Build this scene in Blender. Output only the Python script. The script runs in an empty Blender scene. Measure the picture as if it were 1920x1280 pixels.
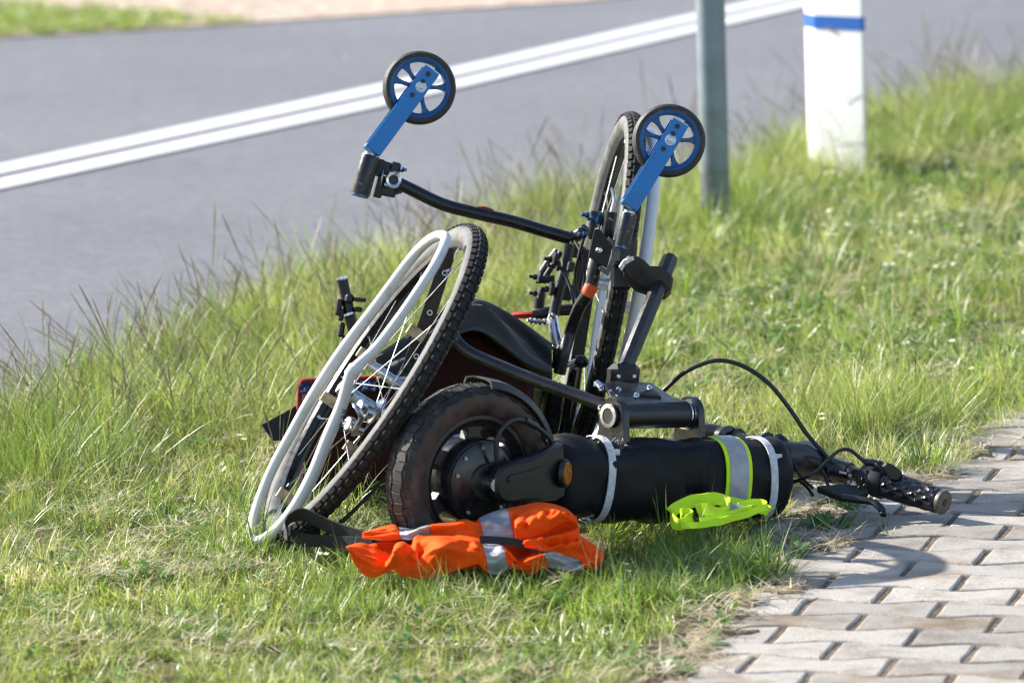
import bpy, bmesh, math, random
import numpy as np
from mathutils import Vector, Matrix, noise as mnoise

random.seed(7); rng = np.random.default_rng(7)
SC = bpy.context.scene
COL = SC.collection
PI = math.pi

# ------------------------------------------------------------------ camera
FPX, PITCH, ROLL, CAMH = 11009.87, 0.15378605, 0.0320293, 1.72197766
F = Vector((0, math.cos(PITCH), -math.sin(PITCH)))
_U0 = Vector((0, math.sin(PITCH), math.cos(PITCH))); _R0 = Vector((1, 0, 0))
R = _R0*math.cos(ROLL) - _U0*math.sin(ROLL)
U = _U0*math.cos(ROLL) + _R0*math.sin(ROLL)
O = Vector((0, 0, CAMH))
cam_d = bpy.data.cameras.new('camera'); cam = bpy.data.objects.new('camera', cam_d); COL.objects.link(cam)
cam.matrix_world = Matrix(((R.x, U.x, -F.x, O.x), (R.y, U.y, -F.y, O.y), (R.z, U.z, -F.z, O.z), (0, 0, 0, 1)))
cam_d.sensor_width = 36; cam_d.lens = FPX*36/1920; cam_d.clip_start = 0.1; cam_d.clip_end = 2000
cam_d.dof.use_dof = True; cam_d.dof.focus_distance = 9.42; cam_d.dof.aperture_fstop = 6.0; cam_d.dof.aperture_blades = 9
SC.camera = cam

# ------------------------------------------------------------------ light
SUN_EL, SUN_BACK = math.radians(32), math.radians(27)     # sun to the left, behind the subject
sdir = Vector((-math.cos(SUN_EL)*math.cos(SUN_BACK), math.cos(SUN_EL)*math.sin(SUN_BACK), math.sin(SUN_EL)))
world = bpy.data.worlds.new('World'); SC.world = world; world.use_nodes = True
wn = world.node_tree.nodes; wl = world.node_tree.links
bg = wn['Background']
sky = wn.new('ShaderNodeTexSky'); sky.sky_type = 'NISHITA'; sky.sun_disc = False
sky.sun_elevation = SUN_EL; sky.sun_rotation = math.atan2(sdir.x, sdir.y)
wl.new(sky.outputs[0], bg.inputs[0]); bg.inputs[1].default_value = 0.115
sun_d = bpy.data.lights.new('sun', 'SUN'); sun = bpy.data.objects.new('sun', sun_d); COL.objects.link(sun)
sun_d.energy = 5.0; sun_d.angle = math.radians(0.53); sun_d.color = (1, 0.94, 0.84)
sun.rotation_euler = (-sdir).to_track_quat('-Z', 'Y').to_euler()
SC.view_settings.view_transform = 'Standard'; SC.view_settings.look = 'None'
SC.view_settings.exposure = 1.2; SC.view_settings.gamma = 1
SC.view_settings.use_curve_mapping = False
SC.render.engine = 'CYCLES'
SC.cycles.use_denoising = True
SC.cycles.sample_clamp_indirect = 4
SC.cycles.filter_width = 1.3
SC.cycles.use_adaptive_sampling = False
SC.cycles.max_bounces = 8; SC.cycles.transparent_max_bounces = 8

# ------------------------------------------------------------------ projection helpers (photo measurement -> place)
def ray(x, y): return F + R*((x-960)/FPX) - U*((y-640)/FPX)
def G(x, y, z=0.0):
    d = ray(x, y); return O + d*((z-CAMH)/d.z)
def P(x, y, Y):
    d = ray(x, y); return O + d*(Y/d.y)
def PLN(x, y, C, n):                             # where the sight line meets the plane through C
    d = ray(x, y); return O + d*((C-O).dot(n)/d.dot(n))
def px(n, Y=9.4): return n*(Y+0.02)/FPX*1.003
def PP(l): return [P(*q) for q in l]

# ------------------------------------------------------------------ materials
MATS = {}
def mat(name, col, rough=0.6, metal=0.0, var=0.15, scale=40, bump=0.0, bscale=200, col2=None, spec=0.5, dist=0.001, coat=0.0, sheen=0.0, thr=(0.35, 0.65), rvar=0.1, detail=4):
    if name in MATS: return MATS[name]
    m = bpy.data.materials.new(name); m.use_nodes = True; nt = m.node_tree; b = nt.nodes['Principled BSDF']
    tc = nt.nodes.new('ShaderNodeTexCoord'); nz = nt.nodes.new('ShaderNodeTexNoise')
    nz.inputs['Scale'].default_value = scale; nz.inputs['Detail'].default_value = detail
    nt.links.new(tc.outputs['Object'], nz.inputs['Vector'])
    rp = nt.nodes.new('ShaderNodeValToRGB'); nt.links.new(nz.outputs[0], rp.inputs[0])
    c2 = col2 if col2 else tuple(c*(1+var) for c in col); c1 = col if col2 else tuple(c*(1-var) for c in col)
    rp.color_ramp.elements[0].position = thr[0]; rp.color_ramp.elements[1].position = thr[1]
    rp.color_ramp.elements[0].color = (*c1, 1); rp.color_ramp.elements[1].color = (*c2, 1)
    nt.links.new(rp.outputs[0], b.inputs['Base Color'])
    b.inputs['Metallic'].default_value = metal; b.inputs['Specular IOR Level'].default_value = spec
    b.inputs['Coat Weight'].default_value = coat; b.inputs['Sheen Weight'].default_value = sheen
    mr = nt.nodes.new('ShaderNodeMapRange'); nt.links.new(nz.outputs[0], mr.inputs[0])
    mr.inputs[1].default_value = 0.3; mr.inputs[2].default_value = 0.7
    mr.inputs[3].default_value = max(0.02, rough-rvar); mr.inputs[4].default_value = min(1, rough+rvar)
    nt.links.new(mr.outputs[0], b.inputs['Roughness'])
    if bump > 0:
        n2 = nt.nodes.new('ShaderNodeTexNoise'); n2.inputs['Scale'].default_value = bscale; n2.inputs['Detail'].default_value = 6
        nt.links.new(tc.outputs['Object'], n2.inputs['Vector'])
        bp = nt.nodes.new('ShaderNodeBump'); bp.inputs['Strength'].default_value = bump; bp.inputs['Distance'].default_value = dist
        nt.links.new(n2.outputs[0], bp.inputs['Height']); nt.links.new(bp.outputs[0], b.inputs['Normal'])
    MATS[name] = m
    return m

M_BLACK  = mat('black_gloss_paint', (0.010, 0.010, 0.012), 0.28, 0, 0.3, 60, 0.12, 500, rvar=0.12)
M_CHIP   = mat('chipped_black_paint', (0.011, 0.011, 0.013), 0.3, 0, col2=(0.30, 0.29, 0.28), scale=95, thr=(0.655, 0.69), rvar=0.12, bump=0.15, bscale=300)
M_ANOD   = mat('black_anodised', (0.011, 0.011, 0.013), 0.40, 0.1, 0.2, 90, 0.05, 900)
M_PLAST  = mat('black_plastic', (0.014, 0.014, 0.015), 0.45, 0, 0.25, 70, 0.08, 600)
M_RUBBER = mat('tyre_rubber', (0.020, 0.019, 0.018), 0.72, 0, 0.4, 60, 0.2, 400, col2=(0.045, 0.04, 0.035), thr=(0.45, 0.75))
M_SIDE   = mat('dusty_sidewall', (0.06, 0.06, 0.06), 0.7, 0, 0.3, 50, 0.3, 300, col2=(0.16, 0.157, 0.154), thr=(0.35, 0.7))
M_TREAD  = mat('tread_rubber', (0.014, 0.0135, 0.013), 0.75, 0, 0.4, 90, 0.2, 400, col2=(0.04, 0.038, 0.035), thr=(0.5, 0.8), spec=0.3)
M_CASTT  = mat('caster_rubber', (0.02, 0.02, 0.02), 0.6, 0, 0.3, 80, 0.2, 400, col2=(0.10, 0.085, 0.07), thr=(0.55, 0.8))
M_MTYRE  = mat('scooter_tyre', (0.011, 0.0105, 0.010), 0.62, 0, 0.3, 45, 0.3, 250, col2=(0.075, 0.06, 0.048), thr=(0.5, 0.85))
M_MSIDE  = mat('brown_dusty_rubber', (0.017, 0.012, 0.010), 0.6, 0, 0.3, 38, 0.35, 220, col2=(0.075, 0.048, 0.036), thr=(0.42, 0.75), detail=8)
M_WHITE  = mat('white_rim_paint', (0.62, 0.62, 0.61), 0.36, 0, 0.05, 55, 0.0, 260, col2=(0.42, 0.40, 0.37), thr=(0.60, 0.85), detail=5)
M_CHROME = mat('chrome', (0.62, 0.63, 0.65), 0.2, 1, 0.15, 80, 0.05, 300)
M_SPOKE  = mat('dull_spoke', (0.30, 0.30, 0.31), 0.45, 0.8, 0.2, 100)
M_STEEL  = mat('zinc_steel', (0.45, 0.47, 0.50), 0.32, 1, 0.25, 120, 0.1, 400)
M_BLUE   = mat('blue_anodised', (0.006, 0.150, 0.42), 0.36, 0.15, 0.12, 25, 0.06, 500, coat=0.15)
M_BLUER  = mat('dark_blue_rim', (0.005, 0.078, 0.23), 0.36, 0.2, 0.15, 40, 0.06, 500)
M_PLATE  = mat('worn_grey_plate', (0.11, 0.11, 0.115), 0.45, 0.4, 0.3, 150, 0.1, 400)
M_BLUEB  = mat('blue_bolt', (0.05, 0.12, 0.22), 0.3, 0.7, 0.2, 80)
M_SCRATCH= mat('bare_edge', (0.55, 0.57, 0.6), 0.4, 0.6, 0.3, 200)
M_FABRIC = mat('black_sling_fabric', (0.022, 0.022, 0.024), 0.75, 0, 0.3, 30, 0.4, 700, sheen=0.12)
M_BAG    = mat('black_bag_vinyl', (0.0085, 0.0088, 0.011), 0.6, 0, 0.25, 25, 0.3, 500, spec=0.22)
M_REDD   = mat('red_fabric', (0.30, 0.015, 0.02), 0.9)
M_RED    = mat('red_carpet', (0.032, 0.002, 0.003), 0.95, 0, 0.3, 160, 0.8, 500, dist=0.003)
M_REDP   = mat('red_piping', (0.33, 0.02, 0.03), 0.9, 0, 0.3, 200, 0.8, 500, dist=0.003)
M_PATT   = mat('blue_pattern_trim', (0.010, 0.016, 0.06), 0.8, 0, col2=(0.20, 0.34, 0.55), scale=130, thr=(0.52, 0.6), bump=0.4)
M_ORANGE = mat('orange_fluorescent', (0.90, 0.088, 0.004), 0.8, 0, 0.05, 20, 0.25, 1200, spec=0.15, dist=0.0006)
M_REFL   = mat('grey_reflective', (0.33, 0.33, 0.36), 0.45, 0.15, 0.12, 60, 0.15, 900)
M_LIME   = mat('lime_fluorescent', (0.56, 0.82, 0.010), 0.7, 0, 0.05, 30, 0.2, 1200, dist=0.0006)
M_VELCRO = mat('white_velcro', (0.55, 0.56, 0.58), 0.85, 0, 0.15, 120, 0.6, 900)
M_STRAP  = mat('black_webbing', (0.018, 0.018, 0.022), 0.8, 0, 0.3, 150, 0.8, 700)
M_AMBER  = mat('amber_reflector', (0.42, 0.13, 0.006), 0.25, 0, 0.35, 260, 0.8, 500)
M_TAPE   = mat('orange_tape', (0.75, 0.11, 0.02), 0.6, 0, 0.2, 80)
M_BRASS  = mat('brownish_tab', (0.42, 0.33, 0.22), 0.5, 0.4, 0.3, 90)
M_POST   = mat('galvanised_post', (0.21, 0.26, 0.295), 0.42, 0.4, 0.15, 12, 0.08, 200)
M_CONC   = mat('white_post_plastic', (0.84, 0.84, 0.84), 0.5, 0, 0.05, 6, col2=(0.80, 0.79, 0.78))
M_BBAND  = mat('blue_band', (0.006, 0.105, 0.42), 0.4, 0, 0.05, 20)
M_RUST   = mat('rust_patch', (0.25, 0.11, 0.05), 0.8)
M_GREYTOP= mat('grey_box_lid', (0.42, 0.43, 0.45), 0.5, 0.1, 0.15, 60)
M_BRONZE = mat('bronze_cap', (0.10, 0.09, 0.075), 0.45, 0.5, 0.2, 90)
M_INK    = mat('marker_ink', (0.02, 0.02, 0.05), 0.6)

# ------------------------------------------------------------------ mesh builder
def perp(a):
    a = a.normalized(); b = Vector((0, 0, 1)) if abs(a.z) < 0.9 else Vector((1, 0, 0))
    x = a.cross(b).normalized(); return x, a.cross(x).normalized()

class MB:
    def __init__(s): s.v = []; s.f = []
    def add(s, vs, fs):
        o = len(s.v); s.v += [Vector(v) for v in vs]; s.f += [tuple(i+o for i in f) for f in fs]
    def tube(s, pts, r, n=12, caps=True, closed=False, flat=1.0, up=None):
        pts = [Vector(p) for p in pts]; N = len(pts); rs = r if isinstance(r, (list, tuple)) else [r]*N
        vs = []; px_ = None
        for i, p in enumerate(pts):
            if closed: t = pts[(i+1) % N]-pts[i-1]
            else: t = pts[min(i+1, N-1)]-pts[max(i-1, 0)]
            t.normalize()
            if px_ is None: px_ = perp(t)[0] if up is None else (Vector(up)-t*t.dot(Vector(up))).normalized()
            px_ = (px_-t*px_.dot(t)).normalized(); y = t.cross(px_)
            for k in range(n):
                a = 2*PI*k/n; vs.append(p+px_*math.cos(a)*rs[i]+y*math.sin(a)*rs[i]*flat)
        fs = []
        for i in range(N if closed else N-1):
            j = (i+1) % N
            for k in range(n): fs.append((i*n+k, i*n+(k+1) % n, j*n+(k+1) % n, j*n+k))
        if caps and not closed: fs.append(tuple(range(n))[::-1]); fs.append(tuple(range((N-1)*n, N*n)))
        s.add(vs, fs); return s
    def lathe(s, c, axis, prof, n=32, closed=True, a0=0.0, a1=None, x=None):
        c = Vector(c); axis = Vector(axis).normalized()
        if x is None: x, y = perp(axis)
        else: x = (Vector(x)-axis*axis.dot(Vector(x))).normalized(); y = axis.cross(x)
        full = a1 is None; m = n if full else n+1; K = len(prof); vs = []
        for i in range(m):
            a = 2*PI*i/n if full else a0+(a1-a0)*i/n
            d = x*math.cos(a)+y*math.sin(a)
            for (r, h) in prof: vs.append(c+d*r+axis*h)
        fs = []
        for i in range(n):
            j = (i+1) % m
            for k in range(K if closed else K-1):
                l = (k+1) % K; fs.append((i*K+k, j*K+k, j*K+l, i*K+l))
        if not full and closed: fs.append(tuple(range(K))); fs.append(tuple((m-1)*K+k for k in range(K))[::-1])
        s.add(vs, fs); return s
    def disc(s, c, axis, r, h, n=16, x=None):      # solid short cylinder, chamfered
        b = min(r, h)*0.15
        return s.lathe(c, axis, [(1e-5, -h/2), (r-b, -h/2), (r, -h/2+b), (r, h/2-b), (r-b, h/2), (1e-5, h/2)], n, False, x=x)
    def box(s, c, X, Y, Z, bev=0.15):              # X,Y,Z = half extent vectors ; chamfered
        c, X, Y, Z = map(Vector, (c, X, Y, Z)); m = min(X.length, Y.length, Z.length)*bev*2
        bx, by, bz = (1-m/max(X.length, 1e-9)), (1-m/max(Y.length, 1e-9)), (1-m/max(Z.length, 1e-9))
        bm = bmesh.new(); vs = []
        for sx in (-1, 1):
            for sy in (-1, 1):
                for sz in (-1, 1):
                    vs.append(c+X*sx*bx+Y*sy*by+Z*sz)
                    vs.append(c+X*sx*bx+Y*sy+Z*sz*bz)
                    vs.append(c+X*sx+Y*sy*by+Z*sz*bz)
        for v in vs: bm.verts.new(v)
        bmesh.ops.convex_hull(bm, input=bm.verts); bm.verts.index_update()
        s.add([v.co for v in bm.verts], [tuple(v.index for v in f.verts) for f in bm.faces]); bm.free(); return s
    def prism(s, poly, t, bev=0.0):                # poly: 3D pts ; t: thickness vector (centred)
        poly = [Vector(p) for p in poly]; t = Vector(t); n = len(poly); c = sum(poly, Vector())/n
        if bev > 0:
            tl = t.length; inner = [p+(c-p).normalized()*bev for p in poly]; tb = t*(max(0.1*tl, tl-2*bev)/tl)
            rings = [[p-t/2 for p in inner], [p-tb/2 for p in poly], [p+tb/2 for p in poly], [p+t/2 for p in inner]]
        else: rings = [[p-t/2 for p in poly], [p+t/2 for p in poly]]
        vs = [p for r in rings for p in r]; fs = []
        for i in range(len(rings)-1):
            for k in range(n): fs.append((i*n+k, i*n+(k+1) % n, (i+1)*n+(k+1) % n, (i+1)*n+k))
        fs.append(tuple(range(n))[::-1]); fs.append(tuple((len(rings)-1)*n+k for k in range(n)))
        s.add(vs, fs); return s
    def ribbon(s, pts, wid, th=0.002):             # wid: list of full width vectors
        pts = [Vector(p) for p in pts]; N = len(pts); vs = []; fs = []
        ws = wid if isinstance(wid, list) else [Vector(wid)]*N
        for i, p in enumerate(pts):
            t = (pts[min(i+1, N-1)]-pts[max(i-1, 0)]).normalized(); w = Vector(ws[i]); nn = t.cross(w).normalized()*th/2
            vs += [p-w/2-nn, p+w/2-nn, p+w/2+nn, p-w/2+nn]
        for i in range(N-1):
            for k in range(4): fs.append((i*4+k, i*4+(k+1) % 4, i*4+4+(k+1) % 4, i*4+4+k))
        fs += [(3, 2, 1, 0), tuple((N-1)*4+k for k in range(4))]
        s.add(vs, fs); return s
    def grid(s, rows, th=0.0):
        n, m = len(rows), len(rows[0]); vs = [Vector(p) for r in rows for p in r]
        fs = [(i*m+j, i*m+j+1, (i+1)*m+j+1, (i+1)*m+j) for i in range(n-1) for j in range(m-1)]
        s.add(vs, fs); return s
    def build(s, name, material, parent=None, smooth=40, solid=0.0, sub=0):
        org = root_of(parent).location if parent else Vector()
        me = bpy.data.meshes.new(name); me.from_pydata([v-org for v in s.v], [], s.f); me.update()
        bm = bmesh.new(); bm.from_mesh(me); bmesh.ops.recalc_face_normals(bm, faces=bm.faces); bm.to_mesh(me); bm.free()
        if smooth: me.shade_smooth(); me.set_sharp_from_angle(angle=math.radians(smooth))
        o = bpy.data.objects.new(name, me); COL.objects.link(o); o.parent = parent
        me.materials.append(material)
        if solid:
            md = o.modifiers.new('thickness', 'SOLIDIFY'); md.thickness = solid; md.offset = 0
        if sub:
            md = o.modifiers.new('smooth', 'SUBSURF'); md.levels = sub; md.render_levels = sub
        return o

def root_of(o):
    while o.parent: o = o.parent
    return o
def thing(name, label, cat, loc, group=None):
    o = bpy.data.objects.new(name, None); COL.objects.link(o); o.location = loc; o.empty_display_size = 0.05
    o['label'] = label; o['category'] = cat
    if group: o['group'] = group
    return o
def part(name, parent):
    o = bpy.data.objects.new(name, None); COL.objects.link(o); o.parent = parent; o.empty_display_size = 0.02; return o
def struct(o): o['kind'] = 'structure'; return o
def catmull(pts, k=6, closed=False):
    pts = [Vector(p) for p in pts]; N = len(pts); out = []
    for i in range(N if closed else N-1):
        if closed: p0, p1, p2, p3 = pts[i-1], pts[i], pts[(i+1) % N], pts[(i+2) % N]
        else: p0, p1, p2, p3 = pts[max(i-1, 0)], pts[i], pts[i+1], pts[min(i+2, N-1)]
        for j in range(k):
            t = j/k
            out.append(0.5*((2*p1)+(p2-p0)*t+(2*p0-5*p1+4*p2-p3)*t*t+(3*p1-p0-3*p2+p3)*t*t*t))
    if not closed: out.append(pts[-1])
    return out
def bolt(parent, c, axis, r, h, m=None, name='bolt'):
    axis = Vector(axis).normalized(); mb = MB()
    mb.disc(Vector(c), axis, r, h*0.55, 6); mb.disc(Vector(c)+axis*h*0.5, axis, r*0.55, h*0.7, 10)
    return mb.build(name, m or M_STEEL, parent, 30)
#==SETTING==
#==OBJECTS==
#==GRASS==
# ================================================================== SETTING
def nodes_mat(name):
    m = bpy.data.materials.new(name); m.use_nodes = True
    return m, m.node_tree, m.node_tree.nodes['Principled BSDF'], m.node_tree.links
def ramp(nt, src, stops):
    r = nt.nodes.new('ShaderNodeValToRGB'); nt.links.new(src, r.inputs[0]); e = r.color_ramp.elements
    while len(e) < len(stops): e.new(0.5)
    for el, (p, c) in zip(e, stops): el.position = p; el.color = (*c, 1)
    return r.outputs[0]
def noise_node(nt, vec, scale, detail=6, rough=0.6):
    n = nt.nodes.new('ShaderNodeTexNoise'); n.inputs['Scale'].default_value = scale; n.inputs['Detail'].default_value = detail
    n.inputs['Roughness'].default_value = rough; nt.links.new(vec, n.inputs['Vector']); return n.outputs[0]
def mix_node(nt, fac, a, b, mode='MIX'):
    m = nt.nodes.new('ShaderNodeMix'); m.data_type = 'RGBA'; m.blend_type = mode
    if isinstance(fac, (int, float)): m.inputs[0].default_value = fac
    else: nt.links.new(fac, m.inputs[0])
    for s, q in ((6, a), (7, b)):
        if isinstance(q, tuple): m.inputs[s].default_value = (*q, 1)
        else: nt.links.new(q, m.inputs[s])
    return m.outputs[2]
def bump_node(nt, b, h, strength, dist):
    bp = nt.nodes.new('ShaderNodeBump'); bp.inputs['Strength'].default_value = strength; bp.inputs['Distance'].default_value = dist
    nt.links.new(h, bp.inputs['Height']); nt.links.new(bp.outputs[0], b.inputs['Normal'])

def ground_mat(name, stops, scales=(3, 30, 220), rough=0.95, bump=0.8, dist=0.02, fine=((0.35, (0.55, 0.5, 0.45)), (0.7, (1.3, 1.25, 1.2)))):
    m, nt, b, L = nodes_mat(name); tc = nt.nodes.new('ShaderNodeTexCoord').outputs['Object']
    base = ramp(nt, noise_node(nt, tc, scales[0], 8, 0.7), stops)
    f1 = ramp(nt, noise_node(nt, tc, scales[1], 8, 0.7), fine)
    f2 = ramp(nt, noise_node(nt, tc, scales[2], 3), ((0.3, (0.65, 0.65, 0.65)), (0.7, (1.3, 1.3, 1.3))))
    c = mix_node(nt, 1.0, mix_node(nt, 1.0, base, f1, 'MULTIPLY'), f2, 'MULTIPLY')
    L.new(c, b.inputs['Base Color']); b.inputs['Roughness'].default_value = rough; b.inputs['Specular IOR Level'].default_value = 0.2
    bump_node(nt, b, noise_node(nt, tc, scales[1]*2, 8, 0.7), bump, dist); return m

M_SOIL = ground_mat('soil_and_thatch', ((0.3, (0.10, 0.11, 0.04)), (0.5, (0.20, 0.175, 0.085)), (0.68, (0.34, 0.28, 0.17))), (7, 60, 300))
M_SAND = ground_mat('pale_sand', ((0.3, (0.44, 0.36, 0.31)), (0.7, (0.54, 0.455, 0.40))), (1.2, 14, 120), bump=0.4)
M_BED = ground_mat('joint_soil', ((0.35, (0.08, 0.065, 0.05)), (0.48, (0.18, 0.14, 0.10)), (0.62, (0.27, 0.24, 0.21))), (16, 130, 500), dist=0.006)
M_SPILL = ground_mat('spilled_soil', ((0.3, (0.13, 0.105, 0.075)), (0.5, (0.24, 0.205, 0.155)), (0.68, (0.36, 0.325, 0.265))), (30, 160, 700), dist=0.006)
m, nt, b, L = nodes_mat('asphalt'); tc = nt.nodes.new('ShaderNodeTexCoord').outputs['Object']
big = ramp(nt, noise_node(nt, tc, 0.9, 5), ((0.3, (0.114, 0.117, 0.131)), (0.7, (0.147, 0.150, 0.166))))
fin = ramp(nt, noise_node(nt, tc, 160, 4, 0.7), ((0.3, (0.6, 0.6, 0.6)), (0.5, (0.95, 0.95, 0.95)), (0.72, (1.6, 1.6, 1.6))))
mid = ramp(nt, noise_node(nt, tc, 22, 6, 0.7), ((0.3, (0.78, 0.78, 0.79)), (0.7, (1.2, 1.2, 1.19))))
L.new(mix_node(nt, 1, mix_node(nt, 1, big, fin, 'MULTIPLY'), mid, 'MULTIPLY'), b.inputs['Base Color']); b.inputs['Roughness'].default_value = 0.8
bump_node(nt, b, noise_node(nt, tc, 160, 4, 0.7), 0.5, 0.004); M_ASPH = m
m, nt, b, L = nodes_mat('road_paint'); tc = nt.nodes.new('ShaderNodeTexCoord').outputs['Object']
L.new(ramp(nt, noise_node(nt, tc, 60, 8, 0.75), ((0.3, (0.34, 0.34, 0.35)), (0.45, (0.58, 0.58, 0.59)), (0.7, (0.68, 0.68, 0.68)))), b.inputs['Base Color'])
b.inputs['Roughness'].default_value = 0.6; M_PAINT = m
m, nt, b, L = nodes_mat('concrete_paver'); tc = nt.nodes.new('ShaderNodeTexCoord').outputs['Object']
oi = nt.nodes.new('ShaderNodeObjectInfo').outputs['Random']
vadd = nt.nodes.new('ShaderNodeVectorMath'); vadd.operation = 'ADD'; L.new(tc, vadd.inputs[0])
vm = nt.nodes.new('ShaderNodeVectorMath'); vm.operation = 'SCALE'; vm.inputs[0].default_value = (7, 13, 5); L.new(oi, vm.inputs['Scale']); L.new(vm.outputs[0], vadd.inputs[1])
pv = vadd.outputs[0]
tone = ramp(nt, oi, ((0.0, (0.255, 0.235, 0.212)), (0.5, (0.335, 0.313, 0.287)), (1.0, (0.395, 0.367, 0.335))))
blot = ramp(nt, noise_node(nt, pv, 14, 6, 0.65), ((0.28, (0.64, 0.61, 0.57)), (0.5, (1.0, 0.99, 0.98)), (0.75, (1.14, 1.14, 1.14))))
spk = ramp(nt, noise_node(nt, pv, 420, 3, 0.7), ((0.3, (0.42, 0.41, 0.4)), (0.48, (1, 1, 1)), (0.72, (1.4, 1.4, 1.4))))
stn = ramp(nt, noise_node(nt, pv, 5, 5, 0.6), ((0.52, (1, 1, 1)), (0.70, (0.72, 0.62, 0.50))))
L.new(mix_node(nt, 1, mix_node(nt, 1, mix_node(nt, 1, tone, blot, 'MULTIPLY'), spk, 'MULTIPLY'), stn, 'MULTIPLY'), b.inputs['Base Color'])
b.inputs['Roughness'].default_value = 0.9; b.inputs['Specular IOR Level'].default_value = 0.25
bump_node(nt, b, noise_node(nt, pv, 330, 5, 0.75), 0.6, 0.0022); M_PAVER = m

def sheet(name, poly, z, material, parent=None):
    mb = MB(); mb.add([Vector((p[0], p[1], z)) for p in poly], [tuple(range(len(poly)))])
    o = mb.build(name, material, parent, 0); return o
struct(sheet('ground', [(-300, -60), (300, -60), (300, 700), (-300, 700)], -0.012, M_SOIL))
EDGE = [G(0, 800), G(400, 640), G(700, 540), G(1000, 420), G(1500, 270), G(1920, 180)]
EDGE = [(p.x, p.y) for p in EDGE]; d0 = Vector((0.44, 0.9)); 
EDGE = [(EDGE[0][0]-14*0.44, EDGE[0][1]-14*0.9)] + EDGE + [(EDGE[-1][0]+120*0.5, EDGE[-1][1]+120*0.86)]
FARE = [(p.x, p.y) for p in (G(0, 68), G(500, 38), G(1100, -2))]
FARE = [(FARE[0][0]-45, FARE[0][1]-15)] + FARE + [(FARE[-1][0]+8, FARE[-1][1]+5), (FARE[-1][0]+60, FARE[-1][1]+100)]
struct(sheet('road', EDGE + FARE[::-1], -0.008, M_ASPH))
struct(sheet('sand_verge', FARE + [(FARE[-1][0]-10, FARE[-1][1]+30), (-60, 90), (-90, FARE[0][1]+10)], -0.004, M_SAND))
def line_poly(a, bq):
    A = [G(*q) for q in a]; B = [G(*q) for q in bq]; A = [(p.x, p.y) for p in A]; B = [(p.x, p.y) for p in B]
    def ext(l):
        d = Vector(l[-1])-Vector(l[-2]); d.normalize(); e = Vector(l[0])-Vector(l[1]); e.normalize()
        return [tuple(Vector(l[0])+e*12)] + l + [tuple(Vector(l[-1])+d*80)]
    return ext(A) + ext(B)[::-1]
ln = MB()
for a, bq in ((((0, 305), (700, 158), (1310, 22), (1500, -20)), ((0, 323), (700, 174.5), (1310, 35), (1500, -7.5))),
              (((0, 332), (700, 183), (1310, 42), (1500, -1)), ((0, 351), (700, 199), (1310, 56), (1500, 12)))):
    q = line_poly(a, bq); n = len(q)//2
    ln.add([(p[0], p[1], -0.003) for p in q], [(i, i+1, 2*n-2-i, 2*n-1-i) for i in range(n-1)])
struct(ln.build('road_marking', M_PAINT, None, 0))

# ---- pavement : wavy interlocking pavers, one object each
PT, PX0, PY0, PL, PW = 0.2489828, 0.38966898, 7.96484137, 0.2, 0.10012626
pu = Vector((math.cos(PT), -math.sin(PT), 0)); pv_ = Vector((math.sin(PT), math.cos(PT), 0)); po = Vector((PX0, PY0, 0))
def pav(a, b_, z=0.0): return po+pu*a+pv_*b_+Vector((0, 0, z))
KA = -0.236                                    # inner face of the edging
bed = MB(); q = [pav(KA-0.07, -4), pav(6, -4), pav(6, 6), pav(KA-0.07, 6)]
bed.add([(p.x, p.y, -0.0031) for p in q], [(0, 1, 2, 3)])
pavement = bed.build('pavement', M_BED, None, 0); struct(pavement)
def paver_mesh(a0, a1, seed):                  # local frame: centre of the full paver
    r_ = random.Random(seed); gap = 0.0034; A = 0.0118; n = 9
    def w(s):
        c = math.cos(2*PI*s/PL); return A*math.copysign(abs(c)**0.6, c)
    lo, hi = a0+(gap if a0 == -PL/2 else 0.002), a1-(gap if a1 == PL/2 else 0.002)
    ss = [lo+(hi-lo)*i/n for i in range(n+1)]
    g2 = 0.0024
    low = [(s, -PW/2-w(s+PL/2)+g2) for s in ss]; up = [(s, PW/2+w(s+PL/2)-g2) for s in ss[::-1]]
    def edge(p, q): return [(p[0]+(q[0]-p[0])*t+r_.uniform(-.0013, .0013), p[1]+(q[1]-p[1])*t) for t in (0.22, 0.5, 0.78)]
    out = low+edge(low[-1], up[0])+up+edge(up[-1], low[0]); ch = 0.0045; N = len(out); vs = []
    cx = sum(p[0] for p in out)/N
    for z, k in ((-0.05, 0), (-0.0050, 0), (-0.0016, 0.45), (0, 1)):
        for (x, y) in out:
            ex = math.copysign(0.0055, cx-x)*k if abs(x-cx) > (hi-lo)/2-0.004 else 0
            ey = -math.copysign(ch, y)*k if abs(y) > PW*0.3 else 0
            j = (r_.random()-0.5)*0.0012 if z > -0.04 else 0
            vs.append((x+ex+j, y+ey+j, z))
    fs = [tuple(3*N+k for k in range(N))]
    for i in range(3):
        for k in range(N): fs.append((i*N+k, i*N+(k+1) % N, (i+1)*N+(k+1) % N, (i+1)*N+k))
    me = bpy.data.meshes.new('paver'); me.from_pydata(vs, [], fs); me.update(); me.materials.append(M_PAVER); return me
full = [paver_mesh(-PL/2, PL/2, s) for s in range(6)]
half = [paver_mesh(KA+0.004+0.2, PL/2, 20+s) for s in range(3)]
rest = MB()
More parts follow.
